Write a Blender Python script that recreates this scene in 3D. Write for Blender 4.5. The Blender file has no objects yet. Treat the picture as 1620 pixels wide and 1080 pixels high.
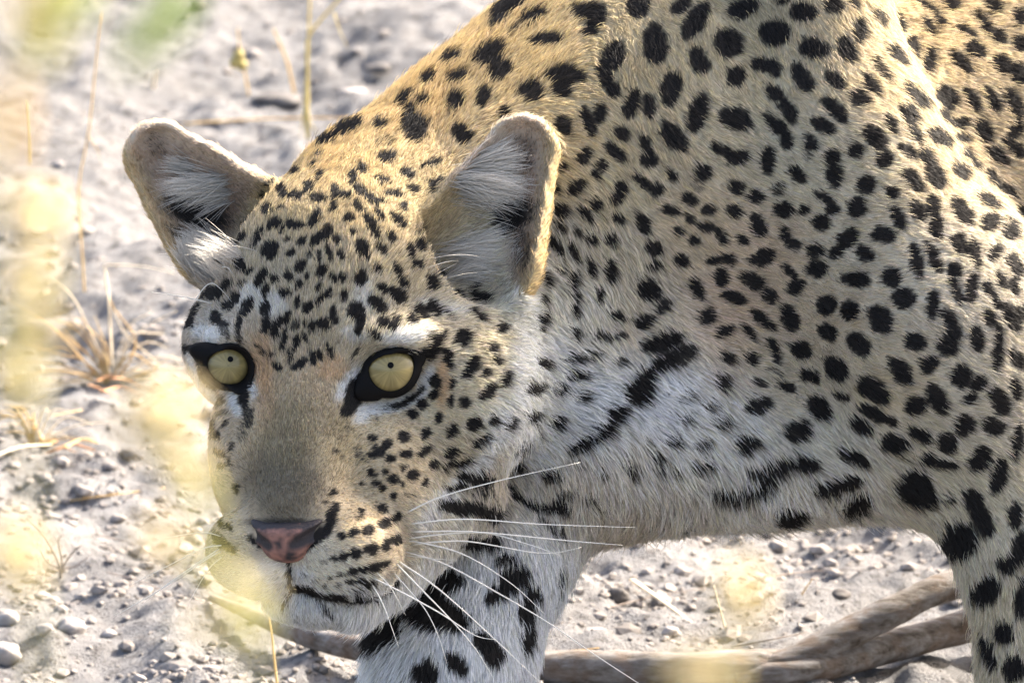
import bpy, math, random
import numpy as np
from mathutils import Vector, Matrix
from mathutils.bvhtree import BVHTree

# ---------------------------------------------------------------- camera, world, sun, exposure
SC = bpy.context.scene
PITCH = math.radians(15.0)
S = 3200.0                       # design units per metre at the distance of the face
DIST = 8.0                       # metres from the lens to the face
D = DIST * S
C0 = Vector((0.0, 0.0, 0.276))   # the point of the place at the middle of the view, beside the face
RGT = Vector((1, 0, 0))
UPV = Vector((0, math.sin(PITCH), math.cos(PITCH)))
TOW = Vector((0, -math.cos(PITCH), math.sin(PITCH)))

cam_d = bpy.data.cameras.new('camera')
cam = bpy.data.objects.new('camera', cam_d)
SC.collection.objects.link(cam)
cam.location = C0 + TOW * DIST
cam.rotation_euler = (math.pi / 2 - PITCH, 0, 0)
cam_d.sensor_width = 36.0
cam_d.lens = 36.0 * DIST / (1620.0 / S)
cam_d.clip_start = 0.1
cam_d.clip_end = 400.0
cam_d.dof.use_dof = True
cam_d.dof.focus_distance = DIST - 0.01
cam_d.dof.aperture_fstop = cam_d.lens / 22.0
SC.camera = cam

SUN_AZ = math.radians(54.0)      # to the right of straight behind the animal
SUN_EL = math.radians(37.0)
W = bpy.data.worlds.new('World')
SC.world = W
W.use_nodes = True
nt = W.node_tree
nt.nodes.clear()
sky = nt.nodes.new('ShaderNodeTexSky')
sky.sky_type = 'NISHITA'
sky.sun_disc = False
sky.sun_elevation = SUN_EL
sky.sun_rotation = SUN_AZ
sky.air_density = 1.0
sky.dust_density = 7.0
sky.ozone_density = 0.4
bg = nt.nodes.new('ShaderNodeBackground')
bg.inputs['Strength'].default_value = 0.15
wo = nt.nodes.new('ShaderNodeOutputWorld')
nt.links.new(sky.outputs[0], bg.inputs[0])
nt.links.new(bg.outputs[0], wo.inputs[0])

sun_d = bpy.data.lights.new('sun', 'SUN')
sun_d.energy = 4.6
sun_d.angle = math.radians(0.5)
sun_d.color = (1.0, 0.92, 0.79)
sun = bpy.data.objects.new('sun', sun_d)
SC.collection.objects.link(sun)
to_sun = Vector((math.sin(SUN_AZ) * math.cos(SUN_EL), math.cos(SUN_AZ) * math.cos(SUN_EL), math.sin(SUN_EL)))
sun.rotation_euler = (-to_sun).to_track_quat('-Z', 'Y').to_euler()
sun.location = (2, 4, 5)

SC.view_settings.view_transform = 'Standard'
SC.view_settings.look = 'None'
SC.view_settings.exposure = 2.08
SC.view_settings.gamma = 1.0
SC.view_settings.use_curve_mapping = False
SC.cycles.max_bounces = 5
SC.cycles.diffuse_bounces = 3
SC.cycles.glossy_bounces = 3
SC.cycles.transmission_bounces = 5
SC.cycles.transparent_max_bounces = 8
SC.cycles.use_denoising = True
try:
    SC.cycles.denoiser = 'OPENIMAGEDENOISE'
except Exception:
    pass
SC.cycles_curves.shape = 'RIBBONS'
SC.cycles_curves.subdivisions = 2

# ---------------------------------------------------------------- helpers
RNG = np.random.default_rng(7)
random.seed(7)

def to_world(P):
    """design coordinates (x right, y up, z toward the lens, in units of 1/3200 m) to metres in the place"""
    P = np.asarray(P, dtype=np.float64)
    k = (D - P[..., 2]) / D
    x = P[..., 0] * k / S; y = P[..., 1] * k / S; z = P[..., 2] / S
    out = np.empty(P.shape)
    for i in range(3):
        out[..., i] = C0[i] + RGT[i] * x + UPV[i] * y + TOW[i] * z
    return out

def px(x, y, z=0.0):
    return np.array((x - 810.0, 540.0 - y, z), dtype=np.float64)

def wpt(x, y, z=0.0):
    return Vector(to_world(px(x, y, z)))

def ground_pt(x, y, h=0.0):
    """point of the flat ground seen at that place of the view, raised by h metres"""
    d = Vector(to_world(px(x, y, 0.0))) - cam.location
    t = (h - cam.location.z) / d.z
    return cam.location + d * t

def hsh(ix, iy, iz, seed):
    h = (ix.astype(np.int64) * 374761393 + iy.astype(np.int64) * 668265263 + iz.astype(np.int64) * 2147483647 + seed * 1274126177) & 0xffffffff
    h = ((h ^ (h >> 13)) * 1274126177) & 0xffffffff
    h = h ^ (h >> 16)
    return (h & 0xffffff).astype(np.float32) / 0xffffff

def noise(P, scale, seed=0):
    """value noise -1..1"""
    Q = np.asarray(P, dtype=np.float32) / scale
    I = np.floor(Q); F = Q - I
    F = F * F * (3 - 2 * F)
    I = I.astype(np.int64)
    r = 0
    for a in (0, 1):
        wx = F[..., 0] if a else 1 - F[..., 0]
        for b in (0, 1):
            wy = F[..., 1] if b else 1 - F[..., 1]
            for c in (0, 1):
                wz = F[..., 2] if c else 1 - F[..., 2]
                r = r + wx * wy * wz * hsh(I[..., 0] + a, I[..., 1] + b, I[..., 2] + c, seed)
    return r * 2 - 1

def link(o, parent=None):
    SC.collection.objects.link(o)
    if parent is not None:
        o.parent = parent
    return o

def mesh_obj(name, V, F, mat=None, parent=None, smooth=True, cols=None):
    me = bpy.data.meshes.new(name)
    me.from_pydata([tuple(v) for v in V], [], [tuple(f) for f in F])
    if smooth:
        me.polygons.foreach_set('use_smooth', [True] * len(me.polygons))
    if cols is not None:
        a = me.attributes.new('col', 'FLOAT_COLOR', 'POINT')
        cc = np.ones((len(V), 4), dtype=np.float32); cc[:, :3] = cols
        a.data.foreach_set('color', cc.ravel())
    me.update()
    if mat:
        me.materials.append(mat)
    return link(bpy.data.objects.new(name, me), parent)

def fast_mesh(name, V, Q, mat=None, parent=None, cols=None):
    """quads from numpy arrays"""
    me = bpy.data.meshes.new(name)
    n, m = len(V), len(Q)
    me.vertices.add(n); me.vertices.foreach_set('co', np.asarray(V, dtype=np.float32).ravel())
    k = Q.shape[1]
    me.loops.add(m * k); me.loops.foreach_set('vertex_index', Q.astype(np.int32).ravel())
    me.polygons.add(m)
    me.polygons.foreach_set('loop_start', np.arange(0, m * k, k, dtype=np.int32))
    me.polygons.foreach_set('use_smooth', np.ones(m, dtype=bool))
    me.update(calc_edges=True)
    if cols is not None:
        a = me.attributes.new('col', 'FLOAT_COLOR', 'POINT')
        cc = np.ones((n, 4), dtype=np.float32); cc[:, :3] = cols
        a.data.foreach_set('color', cc.ravel())
    me.validate()
    if mat:
        me.materials.append(mat)
    return link(bpy.data.objects.new(name, me), parent)

def tag(o, label, cat, group=None):
    o['label'] = label; o['category'] = cat
    if group:
        o['group'] = group
    return o

def empty(name, loc):
    o = bpy.data.objects.new(name, None)
    o.empty_display_size = 0.05
    o.location = loc
    return link(o)

def adopt(child, root):
    """parent while keeping world place"""
    child.parent = root
    child.matrix_parent_inverse = Matrix.Translation(root.location).inverted()
    return child

def nodes_mat(name):
    m = bpy.data.materials.new(name)
    m.use_nodes = True
    t = m.node_tree
    t.nodes.clear()
    out = t.nodes.new('ShaderNodeOutputMaterial')
    return m, t, out

def N(t, kind, **kw):
    n = t.nodes.new(kind)
    for k, v in kw.items():
        if k in n.inputs:
            n.inputs[k].default_value = v
        else:
            setattr(n, k, v)
    return n

def simple_mat(name, c1, c2=None, scale=80.0, rough=0.8, transl=0.0, bump=0.0, spec=0.3, detail=4.0):
    m, t, out = nodes_mat(name)
    b = N(t, 'ShaderNodeBsdfPrincipled')
    b.inputs['Roughness'].default_value = rough
    b.inputs['Specular IOR Level'].default_value = spec
    col = None
    if c2 is not None:
        tc = N(t, 'ShaderNodeTexCoord')
        nz = N(t, 'ShaderNodeTexNoise', Scale=scale, Detail=detail, Roughness=0.65)
        t.links.new(tc.outputs['Object'], nz.inputs['Vector'])
        rp = N(t, 'ShaderNodeValToRGB')
        rp.color_ramp.elements[0].position = 0.32; rp.color_ramp.elements[0].color = (*c1, 1)
        rp.color_ramp.elements[1].position = 0.68; rp.color_ramp.elements[1].color = (*c2, 1)
        t.links.new(nz.outputs['Fac'], rp.inputs[0])
        col = rp.outputs[0]
        t.links.new(col, b.inputs['Base Color'])
        if bump:
            bp = N(t, 'ShaderNodeBump', Strength=bump, Distance=0.003)
            t.links.new(nz.outputs['Fac'], bp.inputs['Height'])
            t.links.new(bp.outputs[0], b.inputs['Normal'])
    else:
        b.inputs['Base Color'].default_value = (*c1, 1)
    if transl:
        tr = N(t, 'ShaderNodeBsdfTranslucent')
        if col is not None:
            t.links.new(col, tr.inputs['Color'])
        else:
            tr.inputs['Color'].default_value = (*c1, 1)
        mx = N(t, 'ShaderNodeMixShader')
        mx.inputs[0].default_value = transl
        t.links.new(b.outputs[0], mx.inputs[1]); t.links.new(tr.outputs[0], mx.inputs[2])
        t.links.new(mx.outputs[0], out.inputs[0])
    else:
        t.links.new(b.outputs[0], out.inputs[0])
    return m

def tube(pts, rads, sides=8, cap=True, rough=0.0, seed=0, flat=1.0):
    """tapering tube along points (metres); returns V, F"""
    pts = [Vector(p) for p in pts]
    V, F = [], []
    n = len(pts)
    up = Vector((0.13, 0.21, 0.97)).normalized()
    rr = random.Random(seed)
    prev = None
    for i, p in enumerate(pts):
        t = (pts[min(i + 1, n - 1)] - pts[max(i - 1, 0)]).normalized()
        if prev is None:
            a = t.cross(up)
            if a.length < 1e-3:
                a = t.cross(Vector((1, 0, 0)))
            a.normalize()
        else:
            a = (prev - t * prev.dot(t)).normalized()
        prev = a
        b = t.cross(a)
        for k in range(sides):
            th = 2 * math.pi * k / sides
            r = rads[i] * (1 + rough * (rr.random() - 0.5) * 2)
            V.append(p + a * math.cos(th) * r + b * math.sin(th) * r * flat)
    for i in range(n - 1):
        for k in range(sides):
            k2 = (k + 1) % sides
            F.append((i * sides + k, i * sides + k2, (i + 1) * sides + k2, (i + 1) * sides + k))
    if cap:
        F.append(tuple(range(sides))[::-1])
        F.append(tuple((n - 1) * sides + k for k in range(sides)))
    return V, F

def spline(ctrl, n):
    """Catmull-Rom through control points"""
    C = [np.asarray(c, dtype=np.float64) for c in ctrl]
    if len(C) < 3:
        return [C[0] + (C[-1] - C[0]) * i / (n - 1) for i in range(n)]
    P = [2 * C[0] - C[1]] + C + [2 * C[-1] - C[-2]]
    out = []
    m = len(C) - 1
    for i in range(n):
        u = i / (n - 1) * m
        j = min(int(u), m - 1)
        f = u - j
        p0, p1, p2, p3 = P[j], P[j + 1], P[j + 2], P[j + 3]
        out.append(0.5 * (2 * p1 + (p2 - p0) * f + (2 * p0 - 5 * p1 + 4 * p2 - p3) * f * f + (3 * p1 - p0 - 3 * p2 + p3) * f ** 3))
    return out
# ---------------------------------------------------------------- the leopard: one continuous body from an implicit form
YAW = math.radians(22.0)
CY, SY = math.cos(YAW), math.sin(YAW)
HX, HY, HZ = 489.0 - 810.0, 540.0 - 583.0, 0.0

def hd(a, b, c):
    """head coordinates (a to the animal's left cheek, b up the face, c out of the face) to design coordinates"""
    return np.array((HX + a * CY - c * SY, HY + b, HZ + a * SY + c * CY))

R_HEAD = np.array(((CY, 0, SY), (0, 1, 0), (-SY, 0, CY)))     # rows are the head axes
I3 = np.eye(3)

def rot_z(deg):
    a = math.radians(deg); c, s = math.cos(a), math.sin(a)
    return np.array(((c, s, 0), (-s, c, 0), (0, 0, 1)))

def rot_x(deg):
    a = math.radians(deg); c, s = math.cos(a), math.sin(a)
    return np.array(((1, 0, 0), (0, c, s), (0, -s, c)))

class Ell:
    def __init__(s, c, r, k=40, R=None, sub=False):
        s.c = np.asarray(c, dtype=np.float32); s.r = np.asarray(r, dtype=np.float32); s.k = k
        s.R = (I3 if R is None else R).astype(np.float32); s.sub = sub
    def d(s, P):
        q = (P - s.c) @ s.R.T
        a = q / s.r
        k0 = np.sqrt((a * a).sum(1)) + 1e-6
        b = a / s.r
        k1 = np.sqrt((b * b).sum(1)) + 1e-9
        return k0 * (k0 - 1) / k1

class Cone:
    """round cone from a (radius ra) to b (radius rb), flattened by fz across axis e3"""
    def __init__(s, a, ra, b, rb, k=40, sub=False, e3=None, fz=1.0):
        s.a = np.asarray(a, dtype=np.float32); s.b = np.asarray(b, dtype=np.float32)
        s.ra, s.rb, s.k, s.sub = ra, rb, k, sub
        s.e3 = None if e3 is None else (np.asarray(e3, dtype=np.float32) / np.linalg.norm(e3)).astype(np.float32)
        s.fz = fz
    def d(s, P):
        a, b = s.a, s.b
        sc = 1.0
        Q = P - a
        ba = b - a
        if s.e3 is not None:
            h = Q @ s.e3
            Q = Q + np.outer(h * (1 / s.fz - 1), s.e3)
            ba = ba + s.e3 * (ba @ s.e3) * (1 / s.fz - 1)
            sc = 1.0
        t = np.clip((Q @ ba) / (ba @ ba), 0, 1)
        dd = Q - t[:, None] * ba
        r = s.ra + (s.rb - s.ra) * t
        dist = np.sqrt((dd * dd).sum(1)) - r
        if s.e3 is not None:
            g = np.abs(dd @ s.e3) / (np.sqrt((dd * dd).sum(1)) + 1e-6)
            dist = dist * (1 - g + g * s.fz) + 3.2 * noise(P, 34.0, 121) + 1.5 * noise(P, 15.0, 122)
        return dist

def smin(a, b, k):
    h = np.maximum(k - np.abs(a - b), 0) / k
    return np.minimum(a, b) - h * h * k * 0.25

def smax(a, b, k):
    h = np.maximum(k - np.abs(a - b), 0) / k
    return np.maximum(a, b) + h * h * k * 0.25

P_ = []
def ell(x, y, z, r, k=60, R=None, sub=False):
    P_.append(Ell(px(x, y, z), r, k, R, sub))
def cone(a, ra, b, rb, k=60, sub=False):
    P_.append(Cone(px(*a), ra, px(*b), rb, k, sub))
def hell(a, b, c, r, k=35, tilt=0.0, sub=False, both=True):
    for sg in ((1, -1) if (both and a) else (1,)):
        P_.append(Ell(hd(a * sg, b, c), r, k, rot_x(tilt) @ R_HEAD, sub))
def hcone(a, ra, b, rb, k=35, sub=False):
    for sg in ((1, -1) if a[0] or b[0] else (1,)):
        P_.append(Cone(hd(a[0] * sg, a[1], a[2]), ra, hd(b[0] * sg, b[1], b[2]), rb, k, sub))

# trunk, from the chest back to the rump
ell(1130, 397, -560, (400, 428, 350), 60)
cone((1150, 330, -560), 330, (1700, 260, -900), 390, 90)
cone((1700, 260, -900), 390, (2700, 330, -1200), 350, 90)
cone((1300, 540, -560), 268, (1900, 540, -1000), 285, 90)
cone((2700, 330, -1200), 340, (2950, 420, -1320), 300, 90)
# neck
cone((655, 395, -330), 228, (1030, 285, -560), 385, 70)
cone((700, 560, -260), 175, (980, 600, -420), 235, 70)
# near shoulder blade, upper arm, foreleg
cone((1268, -60, -400), 118, (1335, 240, -320), 132, 60)
cone((1335, 240, -320), 132, (1480, 540, -330), 220, 80)
cone((1480, 540, -330), 215, (1625, 830, -310), 118, 60)
cone((1625, 830, -310), 112, (1650, 1060, -300), 92, 45)
cone((1650, 1060, -300), 92, (1660, 1290, -285), 72, 40)
ell(1648, 1335, -215, (92, 48, 112), 35)
for i, dx in enumerate((-66, -24, 22, 64)):
    ell(1648 + dx, 1358 - 4 * (i in (1, 2)), -128 - 18 * (i in (0, 3)), (27, 28, 44), 14)
# far foreleg, stretched forward below the chin
cone((860, 700, -400), 150, (778, 870, -300), 120, 70)
cone((778, 870, -300), 118, (715, 1050, -250), 122, 45)
cone((715, 1050, -250), 118, (665, 1230, -220), 82, 45)
cone((665, 1230, -220), 82, (650, 1310, -200), 80, 40)
ell(642, 1340, -135, (98, 50, 120), 40)
for i, dx in enumerate((-70, -25, 24, 68)):
    ell(640 + dx, 1368 - 5 * (i in (1, 2)), -50 - 22 * (i in (0, 3)), (30, 30, 48), 15)
# skin fold of the throat and the breast between the legs
cone((1080, 560, -250), 60, (930, 720, -240), 55, 80)
cone((900, 735, -330), 100, (1420, 670, -360), 145, 70)
# hind legs and tail, beyond the right edge of the view
cone((2750, 480, -1060), 250, (2520, 830, -900), 125, 80)
cone((2520, 830, -900), 105, (2745, 1040, -960), 64, 40)
cone((2745, 1040, -960), 60, (2640, 1158, -905), 54, 30)
cone((2950, 480, -1500), 235, (2820, 760, -1550), 120, 80)
cone((2820, 760, -1550), 95, (2985, 900, -1580), 60, 40)
cone((2985, 900, -1580), 58, (2890, 992, -1525), 52, 30)
cone((3050, 330, -1400), 88, (3180, 420, -1500), 70, 60)
BODY_N = len(P_)
# head
hell(0, 118, -215, (218, 205, 215), 60)
hell(0, 90, -95, (120, 110, 90), 50)
hell(116, 50, -54, (82, 36, 62), 35)
P_.append(Ell(hd(190, -20, -190), (106, 150, 125), 60, R_HEAD))
P_.append(Ell(hd(-182, 38, -195), (100, 108, 120), 40, R_HEAD))
P_.append(Ell(hd(98, -170, -95), (90, 125, 110), 55, R_HEAD))
P_.append(Ell(hd(-104, -130, -80), (90, 150, 105), 50, R_HEAD))
hcone((0, 40, -62), 84, (0, -222, 38), 76, 45)
hell(68, -288, 22, (94, 76, 82), 30)
hell(0, -246, 52, (60, 42, 48), 20)
hell(0, -366, -42, (88, 41, 80), 9)
hcone((62, -320, -90), 66, (150, -190, -210), 85, 40)
# lips' cleft, eye sockets
P_.append(Cone(hd(0, -292, 112), 12, hd(0, -352, 98), 14, 14, True))
for a_ in (145.4, -132.4):
    P_.append(Ell(hd(a_, 0, 14), (39, 35, 46), 18, R_HEAD, True))
HEAD_N = len(P_)
# ears: flattened cups
EARS = (dict(base=(758, 392, -85), rb=112, tip=(828, 238, -120), rt=59, e3=(-0.30, -0.05, 0.95)),
        dict(base=(362, 360, -265), rb=106, tip=(254, 249, -300), rt=59, e3=(-0.06, -0.05, 0.99)))
for E in EARS:
    e3 = np.array(E['e3']); e3 = e3 / np.linalg.norm(e3)
    b_, t_ = px(*E['base']), px(*E['tip'])
    P_.append(Cone(b_, E['rb'], t_, E['rt'], 22, False, e3, 0.62))
for E in EARS:
    e3 = np.array(E['e3']); e3 = e3 / np.linalg.norm(e3)
    b_, t_ = px(*E['base']) + e3 * 27, px(*E['tip']) + e3 * 20
    P_.append(Cone(b_, E['rb'] - 10, t_, E['rt'] - 8, 7, True, e3, 0.62))

def field(P, prims, cull=None):
    d = np.full(len(P), 1e4, dtype=np.float32)
    for i, p in enumerate(prims):
        if cull is not None:
            idx = cull[i]
            if idx is None or len(idx) == 0:
                continue
            v = p.d(P[idx])
            d[idx] = smax(d[idx], -v, p.k) if p.sub else smin(d[idx], v, p.k)
        else:
            v = p.d(P)
            d = smax(d, -v, p.k) if p.sub else smin(d, v, p.k)
    return d

def surface_nets(prims, lo, hi, h, B=8):
    """sparse surface nets; returns vertices (design units) and quads"""
    lo = np.asarray(lo, dtype=np.float64)
    bs = h * B
    nb = np.ceil((np.asarray(hi) - lo) / bs).astype(int)
    gx, gy, gz = np.meshgrid(*[np.arange(n) for n in nb], indexing='ij')
    blk = np.stack((gx.ravel(), gy.ravel(), gz.ravel()), 1)
    cen = (lo + (blk + 0.5) * bs).astype(np.float32)
    rad = bs * 0.87
    dc = field(cen, prims)
    keep = np.abs(dc) < rad * 1.9
    blk, cen = blk[keep], cen[keep]
    nbk = len(blk)
    r = np.arange(B + 1)
    ox, oy, oz = np.meshgrid(r, r, r, indexing='ij')
    off = np.stack((ox.ravel(), oy.ravel(), oz.ravel()), 1)
    n1 = (B + 1) ** 3
    G = (blk[:, None, :] * B + off[None]).reshape(-1, 3)
    P = (lo + G * h).astype(np.float32)
    cull = []
    base = np.arange(n1)
    for p in prims:
        near = np.nonzero(p.d(cen) < rad * 1.9 + p.k + 20)[0]
        cull.append((near[:, None] * n1 + base[None]).ravel())
    val = field(P, prims, cull).reshape(nbk, B + 1, B + 1, B + 1)
    # cell vertices
    num = np.zeros((nbk, B, B, B), dtype=np.float32)
    acc = np.zeros((nbk, B, B, B, 3), dtype=np.float32)
    cor = [(a, b, c) for a in (0, 1) for b in (0, 1) for c in (0, 1)]
    def V_(c):
        return val[:, c[0]:c[0] + B, c[1]:c[1] + B, c[2]:c[2] + B]
    for c in cor:
        for ax in range(3):
            if c[ax] == 0:
                e = list(c); e[ax] = 1
                v0, v1 = V_(c), V_(tuple(e))
                cr = (v0 < 0) != (v1 < 0)
                t = np.where(cr, v0 / (v0 - v1 + 1e-20), 0)
                num += cr
                for q in range(3):
                    acc[..., q] += np.where(cr, (t if q == ax else c[q]), 0)
    act = num > 0
    bi, ci, cj, ck = np.nonzero(act)
    cell = blk[bi] * B + np.stack((ci, cj, ck), 1)
    verts = lo + (cell + acc[act] / num[act][:, None]) * h
    dims = nb * B + 2
    def key(c):
        return (c[:, 0].astype(np.int64) * dims[1] + c[:, 1]) * dims[2] + c[:, 2]
    kk = key(cell)
    order = np.argsort(kk)
    ks = kk[order]
    quads = []
    for ax in range(3):
        e = [0, 0, 0]; e[ax] = 1
        v0, v1 = V_((0, 0, 0)), V_(tuple(e))
        cr = (v0 < 0) != (v1 < 0)
        b_, i_, j_, k_ = np.nonzero(cr)
        g = blk[b_] * B + np.stack((i_, j_, k_), 1)
        inside = v0[cr] < 0
        u, w = [q for q in range(3) if q != ax]
        du = np.zeros(3, int); du[u] = 1
        dw = np.zeros(3, int); dw[w] = 1
        ids, ok = [], np.ones(len(g), bool)
        for sh in (0 * du, du, du + dw, dw):
            k4 = key(g - sh)
            pos = np.clip(np.searchsorted(ks, k4), 0, len(ks) - 1)
            ok &= ks[pos] == k4
            ids.append(order[pos])
        q = np.stack(ids, 1)
        flip = inside if ax != 1 else ~inside
        q = np.where(flip[:, None], q, q[:, ::-1])
        quads.append(q[ok])
    return verts, np.concatenate(quads)

BV, BQ = surface_nets(P_, (-680, -880, -2050), (3200, 720, 260), 6.0)

def vnormals(V, Q):
    n = np.cross(V[Q[:, 2]] - V[Q[:, 0]], V[Q[:, 3]] - V[Q[:, 1]])
    out = np.zeros_like(V)
    for k in range(4):
        for a in range(3):
            out[:, a] += np.bincount(Q[:, k], n[:, a], len(V))
    return out / (np.linalg.norm(out, axis=1)[:, None] + 1e-12)
BN = vnormals(BV, BQ)
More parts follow.
